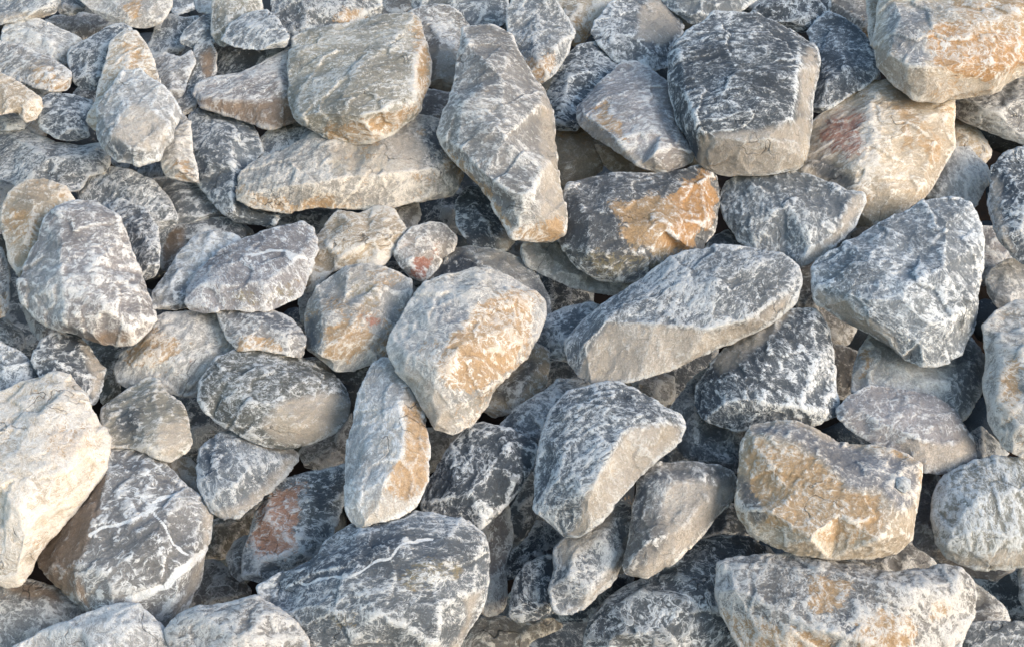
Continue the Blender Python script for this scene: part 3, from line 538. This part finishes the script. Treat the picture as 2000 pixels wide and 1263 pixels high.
def rock_material():
    m = bpy.data.materials.new("limestone")
    m.use_nodes = True
    nt = m.node_tree
    N, L = nt.nodes, nt.links
    N.clear()
    cnt = [0]

    def new(t, **kw):
        n = N.new(t)
        n.location = (cnt[0] * 40, 0)
        cnt[0] += 1
        for k, v in kw.items():
            setattr(n, k, v)
        return n

    def put(n, i, v):
        if hasattr(v, 'is_output'):
            L.new(v, n.inputs[i])
        else:
            n.inputs[i].default_value = v

    def math_(op, a, b=0.0, c=0.0, clamp=False):
        n = new("ShaderNodeMath", operation=op)
        n.use_clamp = clamp
        put(n, 0, a); put(n, 1, b); put(n, 2, c)
        return n.outputs[0]

    def step(x, lo, hi):
        n = new("ShaderNodeMapRange", interpolation_type='SMOOTHSTEP')
        put(n, 0, x); put(n, 1, lo); put(n, 2, hi)
        return n.outputs[0]

    def mix(f, a, b, blend='MIX'):
        n = new("ShaderNodeMix", data_type='RGBA', blend_type=blend)
        put(n, 0, f); put(n, 6, a); put(n, 7, b)
        return n.outputs[2]

    def noise(vec, scale, detail=4, rough=.6, dist=0.0, color=False):
        n = new("ShaderNodeTexNoise")
        put(n, 'Vector', vec); put(n, 'Scale', scale); put(n, 'Detail', detail); put(n, 'Roughness', rough); put(n, 'Distortion', dist)
        return n.outputs[1 if color else 0]

    def attr(name):
        return new("ShaderNodeAttribute", attribute_name=name)

    grain = attr("grain").outputs['Vector']
    tint = attr("tint").outputs['Color']
    stain = attr("stain").outputs['Color']
    ma = attr("masks")
    sep = new("ShaderNodeSeparateColor")
    L.new(ma.outputs['Color'], sep.inputs[0])
    s_amt, scuff, smooth = sep.outputs
    vein = ma.outputs['Alpha']
    wear = attr("wear").outputs['Fac']
    style = attr("style").outputs['Fac']

    def vmul(v, s):
        n = new("ShaderNodeVectorMath", operation='MULTIPLY')
        put(n, 0, v); n.inputs[1].default_value = s
        return n.outputs[0]

    def vadd(a, b):
        n = new("ShaderNodeVectorMath", operation='ADD')
        put(n, 0, a); put(n, 1, b)
        return n.outputs[0]

    # warped coordinates so nothing runs straight
    wv = noise(grain, 9, 2, .5, 0, True)
    warp = vadd(grain, vmul(wv, (.07, .07, .07)))
    wv2 = noise(vadd(grain, (4.4, 9.1, 2.2)), 38, 2, .5, 0, True)
    fwarp = vadd(warp, vmul(wv2, (.022, .022, .022)))
    squash = vmul(fwarp, (1, 1, 1.35))                     # bedding
    scratchv = vmul(grain, (1, .22, 1.6))
    n_big = noise(warp, 6, 3, .55)
    n_blot = noise(squash, 40, 6, .66)
    n_fine = noise(squash, 135, 4, .75)
    n_micro = noise(scratchv, 260, 2, .6)

    def ridged(vec, scale, detail, rough):
        n = new("ShaderNodeTexNoise", noise_type='RIDGED_MULTIFRACTAL')
        n.normalize = False
        put(n, 'Vector', vec); put(n, 'Scale', scale); put(n, 'Detail', detail); put(n, 'Roughness', rough)
        put(n, 'Lacunarity', 2.1); put(n, 'Offset', 1.0); put(n, 'Gain', 2.0)
        return n.outputs[0]
    # ---- base colour with tonal drift and mineral specks
    tone = math_('MULTIPLY_ADD', n_big, 1.5, .28)
    tone2 = math_('MULTIPLY_ADD', n_fine, 1.1, .45)
    tone = math_('MULTIPLY', tone, tone2)
    tv = new("ShaderNodeCombineColor")
    for k in range(3):
        put(tv, k, tone)
    flat = mix(smooth, tv.outputs[0], (1, 1, 1, 1))
    half = mix(.6, flat, tv.outputs[0])
    col = mix(1.0, tint, half, 'MULTIPLY')
    # faint olive / lilac drift of the stone itself
    hue = noise(vadd(grain, (3.1, 1.7, 9.2)), 5, 3, .6)
    col = mix(math_('MULTIPLY', step(hue, .5, .72), .22), col, mix(1.0, col, (1.25, 1.08, .72, 1), 'MULTIPLY'))
    # ---- stains
    sn = noise(vadd(squash, (5.5, 2.2, 7.7)), 20, 8, .75, .2)
    sn2 = noise(vadd(squash, (1.5, 8.2, 3.7)), 85, 4, .7)
    sv = math_('ADD', math_('MULTIPLY', sn, .5), math_('MULTIPLY', sn2, .5))
    sm = step(math_('ADD', sv, math_('MULTIPLY_ADD', s_amt, .62, -.62)), .06, .2)
    sm = math_('MULTIPLY', step(math_('ADD', sv, math_('MULTIPLY_ADD', s_amt, .47, -.30)), .39, .49), step(s_amt, .02, .15))
    stc = mix(step(n_fine, .35, .7), stain, mix(1.0, stain, (.62, .55, .48, 1), 'MULTIPLY'))
    col = mix(math_('MULTIPLY', sm, .85), col, stc)
    # ---- white calcite scuffing: sharp blotches, a branching net and fine scratches
    rid = math_('ABSOLUTE', math_('SUBTRACT', noise(fwarp, 13, 3, .55), .5))
    net = step(rid, .022, .005)
    rid2 = math_('ABSOLUTE', math_('SUBTRACT', noise(squash, 42, 2.5, .5), .5))
    net2 = step(rid2, .030, .008)
    rid3 = math_('ABSOLUTE', math_('SUBTRACT', noise(vadd(fwarp, (7.7, 3.1, 5.9)), 75, 2, .5), .5))
    net3 = step(rid3, .040, .010)
    blot = math_('ADD', math_('MULTIPLY', n_blot, .62), math_('MULTIPLY', n_fine, .38))
    big_w = math_('MULTIPLY_ADD', n_big, .42, -.21)
    drive = math_('ADD', math_('ADD', blot, big_w), math_('MULTIPLY_ADD', scuff, .25, -.205))
    drive = math_('ADD', drive, math_('MULTIPLY', wear, WEAR))
    blotm = step(drive, .50, .535)
    hazy = step(drive, .42, .58)
    lines = math_('MAXIMUM', math_('MULTIPLY', net, .9), math_('MAXIMUM', math_('MULTIPLY', net2, .8), math_('MULTIPLY', net3, .36)))
    netm = math_('MULTIPLY', math_('MULTIPLY', lines, math_('MULTIPLY_ADD', style, .5, .55)), step(drive, .33, .46))
    pits = math_('MULTIPLY', step(noise(vadd(squash, (2.7, 6.1, 1.9)), 80, 5, .75), .51, .57), .65)
    blotm = math_('MULTIPLY', blotm, math_('SUBTRACT', 1.0, pits))
    micro = math_('MULTIPLY', step(n_micro, .60, .74), .4)
    wm = math_('MAXIMUM', math_('MAXIMUM', math_('MULTIPLY', blotm, math_('MULTIPLY_ADD', style, -.38, .90)), netm), math_('MULTIPLY', micro, step(drive, .36, .5)))
    wm = math_('MAXIMUM', wm, math_('MULTIPLY', hazy, math_('MULTIPLY_ADD', style, .22, .28)))
    wm = math_('MULTIPLY', wm, math_('MULTIPLY_ADD', smooth, -.55, 1.0))
    vn = step(math_('ADD', vein, math_('MULTIPLY_ADD', n_fine, .8, -.4)), .25, .6)
    wm = math_('MAXIMUM', wm, math_('MULTIPLY', vn, .9), clamp=True)
    wcol = mix(attr("warmth").outputs['Fac'], (.60, .625, .65, 1), (.68, .63, .57, 1))
    col = mix(wm, col, wcol)
    # ---- smooth broken faces: dark hair scratches
    hs = noise(vmul(warp, (1, 5.5, 1)), 42, 4, .7, .6)
    hair = math_('MULTIPLY', step(math_('ABSOLUTE', math_('SUBTRACT', hs, .5)), .030, .004), math_('MULTIPLY', smooth, .75))
    hair = math_('MULTIPLY', hair, step(n_blot, .40, .56))
    col = mix(hair, col, mix(1.0, col, (.42, .40, .38, 1), 'MULTIPLY'))
    # mineral grain over everything, and a few hairline cracks
    gr = noise(vmul(grain, (1, 1, 1.5)), 360, 3, .8)
    gr2 = math_('MULTIPLY_ADD', gr, 1.5, .25)
    ck = math_('ABSOLUTE', math_('SUBTRACT', noise(vadd(fwarp, (1.3, 9.4, 4.2)), 6, 2, .5), .5))
    crack = math_('MULTIPLY', step(ck, .0040, .0008), step(noise(vadd(grain, (8.1, .4, 3.3)), 5, 2, .5), .50, .60))
    gr2 = math_('MULTIPLY', gr2, math_('MULTIPLY_ADD', crack, -.45, 1.0))
    gv = new("ShaderNodeCombineColor")
    for k in range(3):
        put(gv, k, gr2)
    col = mix(1.0, col, gv.outputs[0], 'MULTIPLY')
    b = new("ShaderNodeBsdfPrincipled")
    L.new(col, b.inputs['Base Color'])
    b.inputs['Roughness'].default_value = .82
    b.inputs['Specular IOR Level'].default_value = .3
    # ---- relief
    h = math_('ADD', math_('MULTIPLY', n_blot, .55), math_('MULTIPLY', n_fine, .32))
    h = math_('ADD', h, math_('MULTIPLY', n_micro, .10))
    h = math_('ADD', h, math_('MULTIPLY', rid, -.5))
    h = math_('ADD', h, math_('MULTIPLY', hs, .25))
    vo = new("ShaderNodeTexVoronoi")
    put(vo, 'Vector', fwarp); put(vo, 'Scale', 55.0)
    vs = new("ShaderNodeSeparateColor")
    L.new(vo.outputs['Color'], vs.inputs[0])
    vo2 = new("ShaderNodeTexVoronoi")
    put(vo2, 'Vector', squash); put(vo2, 'Scale', 130.0)
    vs2 = new("ShaderNodeSeparateColor")
    L.new(vo2.outputs['Color'], vs2.inputs[0])
    h = math_('ADD', h, math_('MULTIPLY', vs.outputs[0], .13))
    h = math_('ADD', h, math_('MULTIPLY', vs2.outputs[0], .08))
    h = math_('ADD', h, math_('MULTIPLY', crack, -.8))
    h = math_('ADD', h, math_('MULTIPLY', gr, .12))
    bp = new("ShaderNodeBump")
    bp.inputs['Strength'].default_value = .75
    bp.inputs['Distance'].default_value = .0075
    L.new(h, bp.inputs['Height'])
    L.new(bp.outputs[0], b.inputs['Normal'])
    o = new("ShaderNodeOutputMaterial")
    L.new(b.outputs[0], o.inputs[0])
    return m


MAT = rock_material()

KIND = {'K': (.060, .072, .088), 'B': (.092, .108, .128), 'S': (.125, .142, .162), 'G': (.155, .158, .165),
        'P': (.20, .195, .207), 'L': (.27, .275, .28), 'O': (.19, .19, .172), 'D': (.085, .093, .093),
        'Q': (.255, .25, .222), 'C': (.31, .262, .205), 'W': (.41, .36, .30)}
OCHRE = (.40, .275, .155)
PIG = {  # code: (tint or None, tint amount, stain or None, stain amount, scuff change, smooth change)
    'o': (None, 0, OCHRE, .76, .02, 0), 'O': (None, 0, (.43, .245, .105), .95, -.08, 0),
    'r': ((.45, .38, .34), .5, (.33, .15, .11), .62, .05, 0), 'R': (None, 0, (.30, .12, .085), .75, -.15, 0),
    's': (None, 0, (.42, .235, .16), .68, .0, 0), 'y': (None, 0, (.22, .195, .13), .5, -.1, 0),
    'b': ((.21, .155, .115), .85, None, 0, -.35, .8),
    'p': ((.37, .33, .285), .74, None, 0, -.25, .85), 'w': (None, 0, None, 0, .30, 0), 'W': (None, 0, None, 0, .55, 0),
    'k': ((.055, .068, .088), .75, None, -.5, -.15, -.5), 'K': ((.03, .04, .058), .9, None, -.5, -.2, -.5),
    'g': ((.19, .20, .22), .8, None, -.9, -.05, 0), 'G': ((.14, .15, .175), .85, None, -.9, -.05, 0),
    'L': ((.28, .285, .29), .7, None, 0, .05, 0)}

# ------------------------------------------------------------------ refine and link the rocks
tmp = []
for i, r in enumerate(rocks):
    P = place(r.V[:, 0], r.V[:, 1], r.V[:, 2])
    me = bpy.data.meshes.new("coarse")
    me.from_pydata([tuple(p) for p in P], [], [tuple(int(k) for k in f) for f in r.F])
    ob = bpy.data.objects.new("coarse", me)
    scene.collection.objects.link(ob)
    md = ob.modifiers.new("r", 'REMESH')
    md.mode = 'VOXEL'
    md.voxel_size = VOXEL * (1.0 if r.level >= 6 else 1.3 if r.level > 0 else 2.0)
    md.adaptivity = 0
    tmp.append(ob)
dg = bpy.context.evaluated_depsgraph_get()
print("coarse %.1fs" % (time.time() - T0))


def axes(rs):
    q = rs.normal(size=(3, 3))
    q, _ = np.linalg.qr(q)
    return q


tot = 0
for i, r in enumerate(rocks):
    rs = np.random.RandomState(900 + i)
    me = bpy.data.meshes.new_from_object(tmp[i].evaluated_get(dg))
    n = len(me.vertices)
    co = np.empty(n * 3, np.float32)
    me.vertices.foreach_get("co", co)
    co = co.reshape(-1, 3).astype(np.float64)
    ne = len(me.edges)
    E = np.empty(ne * 2, np.int32)
    me.edges.foreach_get("vertices", E)
    E = E.reshape(-1, 2)
    deg = np.bincount(E.ravel(), minlength=n).astype(float)[:, None]
    deg[deg == 0] = 1

    def nbr(v):
        out = np.empty((n, v.shape[1]))
        for k in range(v.shape[1]):
            out[:, k] = np.bincount(E[:, 0], weights=v[E[:, 1], k], minlength=n) + np.bincount(E[:, 1], weights=v[E[:, 0], k], minlength=n)
        return out / deg

    def normals():
        me.vertices.foreach_set("co", co.astype(np.float32).ravel())
        me.update()
        nn = np.empty(n * 3, np.float32)
        me.vertices.foreach_get("normal", nn)
        return nn.reshape(-1, 3).astype(np.float64)

    for _ in range(1 if r.level else 2):
        co = co * .85 + nbr(co) * .15
    c = co.mean(0)
    A = axes(rs)
    off = rs.uniform(3, 50, 3)
    g = (co - c) @ A                      # rock's own axes; g[:,2] = across the bedding
    nm = normals()
    sc = r.rad
    q = g / max(sc, .05)
    # big uneven swells, hollows and creases
    amp = sc * .024
    d = fbm(q * 1.5 + off, 2) * amp
    rg = 1 - np.abs(fbm(q * np.array([2.6, 2.6, 4.2]) + off + 9, 3)) * 2.2
    d += np.clip(rg, -1, 1) * amp * .34
    co = co + nm * d[:, None]
    # flat breaks across the corners
    rel = co - c
    toc = (CAM - c) / np.linalg.norm(CAM - c)
    shaped = len(r.V) and r.own_ridge
    for _ in range(22 if shaped else 34):
        v = rs.normal(size=3)
        v /= np.linalg.norm(v)
        f = abs(v @ toc)
        if v @ toc < -.2:
            v = -v
        pr = rel @ v
        lim = pr.max() * ((rs.uniform(.905, .97) if shaped else rs.uniform(.84, .95)) if f > .72 else (1.0 if shaped else rs.uniform(.975, 1.0)))
        ov = np.maximum(pr - lim - fbm(g * 20 + off + _, 1) * .0015, 0)
        rel = rel - ov[:, None] * v * .95
    # facet planes: cells of slightly different slope, leaving small ledges
    nc = 26
    pk = rs.randint(0, n, nc)
    cen = rel[pk]
    grad = rs.normal(size=(nc, 3)) * .075
    wq = rel + np.stack([fbm(g * 14 + off + 30 + k, 2) for k in range(3)], -1) * .018
    d2 = ((wq ** 2).sum(1)[:, None] + (cen ** 2).sum(1)[None] - 2 * wq @ cen.T)
    ci = d2.argmin(1)
    step_d = ((rel - cen[ci]) * grad[ci]).sum(1)
    co = rel + c
    nm = normals()
    lim = sc * .014
    co = co + nm * np.clip(step_d, -lim, lim)[:, None]
    # bedding ledges and rough grain
    rough = rs.uniform(.55, 1.35)
    gz = g[:, 2] / rs.uniform(.008, .028) + fbm(g * 9 + off + 60, 2) * 1.3
    saw = gz - np.floor(gz)
    ledge = np.clip(fbm(g * 7 + off + 70, 2) * 1.6, 0, 1)
    co = co + nm * ((saw - .5) * .0012 * rough * ledge)[:, None]
    gs = g * np.array([1, 1, 2.0])
    co = co + nm * (fbm(gs * 22 + off + 80, 2, .55) * .0012 * rough)[:, None]
    r2 = 1 - np.abs(fbm(gs * 30 + off + 90, 2)) * 2
    co = co + nm * (r2 * .0006 * rough)[:, None]
    co = co * .93 + nbr(co) * .07
    co = co + nm * (fbm(gs * 110 + off + 95, 2, .7) * .0007)[:, None]
    nm = normals()
    # wear = how much a spot stands out (edges rub white)
    cur = ((co - nbr(co)) * nm).sum(1)[:, None]
    for _ in range(1):
        cur = cur * .3 + nbr(cur) * .7
    cur2 = cur
    for _ in range(5):
        cur2 = nbr(cur2)
    wear = np.clip((cur[:, 0] * .5 + cur2[:, 0]) / .00035, -1, 1.4)
    # pigment zones that belong to this rock
    px, py, _h = to_photo(co)
    wx = fbm(g * 30 + off + 11, 3, .6)
    wy = fbm(g * 30 + off + 23, 3, .6)
    base = np.array(KIND[r.kind]) * rs.uniform(.88, 1.14)
    if r.warm > 0 and r.kind not in "CW":
        base = base * (1 - .25 * r.warm) + np.array((.36, .30, .23)) * .25 * r.warm
    tint = np.tile(base, (n, 1))
    stain = np.tile(np.array(OCHRE), (n, 1))
    samt = np.zeros(n)
    scf = np.full(n, r.white + (.15 if r.level <= 4 else 0))
    smo = np.full(n, .45 if r.kind in "CW" and r.white < .4 else .0)
    vein = np.zeros(n)
    samt += np.clip(fbm(q * 1.3 + off + 5, 3) * 1.5 - .25, 0, .6) * max(r.warm, .2) * (1.0 if r.kind in "CWLQ" else .75)
    for code, poly, wdt in r.marks:
        if code == 'v':
            d = seg_dist(px + wx * 5, py + wy * 5, poly, False)
            vein = np.maximum(vein, np.clip(1.1 - d / (wdt * 1.3), 0, 1))
            continue
        wa = 4 if code in "pbkKG" else 9
        ax, ay = px + wx * wa, py + wy * wa
        sd_ = seg_dist(ax, ay, poly)
        ins = inside(ax, ay, poly)
        sd_ = np.where(ins, sd_, -sd_)
        soft = 6 if code in "pbR" else 15 if code in "oOsry" else 8
        k = np.clip((sd_ + (5 if code in 'oOsr' else 0)) / soft * .5 + .5, 0, 1)
        tc, ta, sc_, sa, dw, ds = PIG[code]
        if tc is not None:
            tc = np.array(tc)
            if code == 'p':
                tc = tc * (1 - .2 * (1 - r.warm)) + np.array((.36, .355, .35)) * .2 * (1 - r.warm)
            tint = tint * (1 - k * ta)[:, None] + tc * (k * ta)[:, None]
        if sc_ is not None:
            stain = stain * (1 - k)[:, None] + np.array(sc_) * k[:, None]
            samt = np.maximum(samt, k * sa)
        elif sa < 0:
            samt = samt * (1 + sa * k)
        scf = scf + k * dw
        if ds > 0:
            smo = np.maximum(smo, k * ds)
        elif ds < 0:
            smo = smo * (1 - k)
    rgba = lambda c3: np.concatenate([c3, np.ones((n, 1))], 1).astype(np.float32).ravel()
    for nme, data in (("tint", rgba(tint)), ("stain", rgba(stain)),
                      ("masks", np.stack([samt, np.clip(scf, 0, 1.3), np.clip(smo, 0, 1), vein], 1).astype(np.float32).ravel())):
        at = me.attributes.new(nme, 'FLOAT_COLOR', 'POINT')
        at.data.foreach_set("color", data)
    at = me.attributes.new("wear", 'FLOAT', 'POINT')
    at.data.foreach_set("value", wear.astype(np.float32))
    at = me.attributes.new("warmth", 'FLOAT', 'POINT')
    at.data.foreach_set("value", np.full(n, r.warm, np.float32))
    at = me.attributes.new("grain", 'FLOAT_VECTOR', 'POINT')
    gsc = rs.uniform(.75, 1.45) * np.array([1, 1, rs.uniform(.7, 1.7)])
    at.data.foreach_set("vector", (g * gsc + off).astype(np.float32).ravel())
    at = me.attributes.new("style", 'FLOAT', 'POINT')
    at.data.foreach_set("value", np.full(n, rs.rand(), np.float32))
    org = co.mean(0)
    me.vertices.foreach_set("co", (co - org).astype(np.float32).ravel())
    me.polygons.foreach_set("use_smooth", np.ones(len(me.polygons), bool))
    me.materials.clear()
    me.materials.append(MAT)
    me.update()
    me.name = "rock"
    ob = bpy.data.objects.new("rock", me)
    ob.location = org
    scene.collection.objects.link(ob)
    ob["label"] = r.label
    ob["category"] = "rock" if r.rad > .07 else "stone"
    ob["group"] = "quarried rocks heaped on the slope" if r.level else "shaded stones at the bottom of the gaps"
    tot += len(me.polygons) * 2
for ob in tmp:
    m = ob.data
    bpy.data.objects.remove(ob)
    bpy.data.meshes.remove(m)
print("rocks %d, tris %d, %.1fs" % (len(rocks), tot, time.time() - T0))

# ------------------------------------------------------------------ the heap goes on outside the picture
def loose_rocks():
    rs = np.random.RandomState(77)
    bm = bmesh.new()
    bmesh.ops.create_icosphere(bm, subdivisions=3, radius=1)
    bm.verts.ensure_lookup_table()
    U = np.array([v.co[:] for v in bm.verts])
    UF = np.array([[v.index for v in f.verts] for f in bm.faces])
    bm.free()
    spots = []
    for py in np.arange(-560, 1900, 118):
        for px in np.arange(-1500, 3500, 150):
            x, y = px + rs.uniform(-30, 30), py + rs.uniform(-25, 25)
            m = rs.uniform(85, 125)
            under = -150 - m < x < 2150 + m and -75 - m < y < 1345 + m
            spots.append((x, y, m, under))
    AV, AF, at = [], [], {k: [] for k in ("tint", "stain", "masks", "wear", "warmth", "grain")}
    nv = 0
    kinds = "KBSGPLOC"
    for x, y, m, under in spots:
        for lay in (0, 1):
            if lay == 1 and (under or rs.rand() < .55):
                continue
            P = U * np.array((rs.uniform(.8, 1.25), rs.uniform(.7, 1.0), rs.uniform(.55, .8)))
            P = P @ axes(rs).T
            for _ in range(16):
                v = rs.normal(size=3)
                v /= np.linalg.norm(v)
                pr = P @ v
                P = P - np.maximum(pr - pr.max() * rs.uniform(.68, .9), 0)[:, None] * v * .97
            P = P + U * (fbm(U * 2.2 + rs.uniform(0, 40, 3), 3) * .035)[:, None]
            mpp = base_depth(x, y) / FPX
            sz = m * mpp * (1.0 if lay == 0 else .85)
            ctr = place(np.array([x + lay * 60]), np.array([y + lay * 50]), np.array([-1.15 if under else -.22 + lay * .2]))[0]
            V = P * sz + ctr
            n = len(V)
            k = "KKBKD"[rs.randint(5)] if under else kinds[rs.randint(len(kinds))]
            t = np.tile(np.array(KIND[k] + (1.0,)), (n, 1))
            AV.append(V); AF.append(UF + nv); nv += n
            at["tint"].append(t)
            at["stain"].append(np.tile(np.array(OCHRE + (1.0,)), (n, 1)))
            at["masks"].append(np.stack([np.clip(fbm(U * 1.3 + x, 3) - .1, 0, .4) * rs.rand(), np.full(n, rs.uniform(0, .2) if under else rs.uniform(.3, .7)), np.zeros(n), np.zeros(n)], 1))
            at["wear"].append(np.zeros(n)); at["warmth"].append(np.full(n, rs.uniform(0, .5)))
            at["grain"].append((P * sz) @ axes(rs) + rs.uniform(3, 50, 3))
    V = np.concatenate(AV); F = np.concatenate(AF)
    me = bpy.data.meshes.new("loose_rocks")
    me.from_pydata(V, [], F)
    me.polygons.foreach_set("use_smooth", np.ones(len(F), bool))
    for k in ("tint", "stain", "masks"):
        a = me.attributes.new(k, 'FLOAT_COLOR', 'POINT')
        a.data.foreach_set("color", np.concatenate(at[k]).astype(np.float32).ravel())
    at["style"] = at["warmth"]
    for k in ("wear", "warmth", "style"):
        a = me.attributes.new(k, 'FLOAT', 'POINT')
        a.data.foreach_set("value", np.concatenate(at[k]).astype(np.float32))
    a = me.attributes.new("grain", 'FLOAT_VECTOR', 'POINT')
    a.data.foreach_set("vector", np.concatenate(at["grain"]).astype(np.float32).ravel())
    me.materials.append(MAT)
    ob = bpy.data.objects.new("loose_rocks", me)
    scene.collection.objects.link(ob)
    ob["kind"] = "stuff"
    ob["label"] = "more grey quarried rocks of the same heap spreading beyond it"
    print("loose", len(spots), len(F))


loose_rocks()


# ------------------------------------------------------------------ setting: soil under the heap, yard in front
def soil_material(name, c1, c2, scale):
    m = bpy.data.materials.new(name)
    m.use_nodes = True
    nt = m.node_tree
    b = nt.nodes["Principled BSDF"]
    tc = nt.nodes.new("ShaderNodeTexCoord")
    n1 = nt.nodes.new("ShaderNodeTexNoise"); n1.inputs['Scale'].default_value = scale; n1.inputs['Detail'].default_value = 8
    mx = nt.nodes.new("ShaderNodeMix"); mx.data_type = 'RGBA'
    mx.inputs[6].default_value = c1; mx.inputs[7].default_value = c2
    nt.links.new(tc.outputs['Object'], n1.inputs['Vector'])
    nt.links.new(n1.outputs[0], mx.inputs[0])
    nt.links.new(mx.outputs[2], b.inputs['Base Color'])
    b.inputs['Roughness'].default_value = .95
    bp = nt.nodes.new("ShaderNodeBump"); bp.inputs['Distance'].default_value = .01
    nt.links.new(n1.outputs[0], bp.inputs['Height'])
    nt.links.new(bp.outputs[0], b.inputs['Normal'])
    return m


def sheet(name, xs, prof, mat, amp):
    """a terrain sheet: cross-section prof (y, z) swept along x with uneven relief"""
    X = np.array(xs)
    V, F = [], []
    for x in X:
        for (y, z) in prof:
            V.append((x, y, z))
    V = np.array(V)
    V[:, 2] += fbm(V * 2.3 + 5, 3) * amp * (np.abs(V[:, 1]) < 6)
    npf = len(prof)
    for i in range(len(X) - 1):
        for j in range(npf - 1):
            a = i * npf + j
            F.append((a, a + npf, a + npf + 1, a + 1))
    me = bpy.data.meshes.new(name)
    me.from_pydata([tuple(v) for v in V], [], F)
    me.polygons.foreach_set("use_smooth", np.ones(len(F), bool))
    me.materials.append(mat)
    ob = bpy.data.objects.new(name, me)
    scene.collection.objects.link(ob)
    ob["kind"] = "structure"
    return ob


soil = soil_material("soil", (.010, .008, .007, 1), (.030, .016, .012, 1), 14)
yard = soil_material("dusty_yard", (.20, .17, .135, 1), (.30, .26, .21, 1), 3)
tanS = math.tan(SLOPE)
DEEP = 1.25                              # soil lies this far below the heap's mean surface


def slope_z(y):
    return HEAP[2] + y * tanS - DEEP / math.cos(SLOPE)


ytoe = (0 - HEAP[2] + DEEP / math.cos(SLOPE)) / tanS
ytop = 2.6
prof = [(ytoe - .25, -.05)] + [(y, slope_z(y)) for y in np.linspace(ytoe + .02, ytop, 26)] + [(ytop + .6, slope_z(ytop) + .12), (ytop + 1.6, slope_z(ytop) - .2), (ytop + 5, -.05)]
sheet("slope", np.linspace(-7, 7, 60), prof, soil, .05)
sheet("ground", np.concatenate([[-400, -100, -30], np.linspace(-12, 12, 40), [30, 100, 400]]),
      [(-400, 0), (-100, 0), (-30, 0)] + [(y, 0) for y in np.linspace(-12, 12, 40)] + [(30, 0), (100, 0), (400, 0)], yard, .02)
print("done %.1fs" % (time.time() - T0))
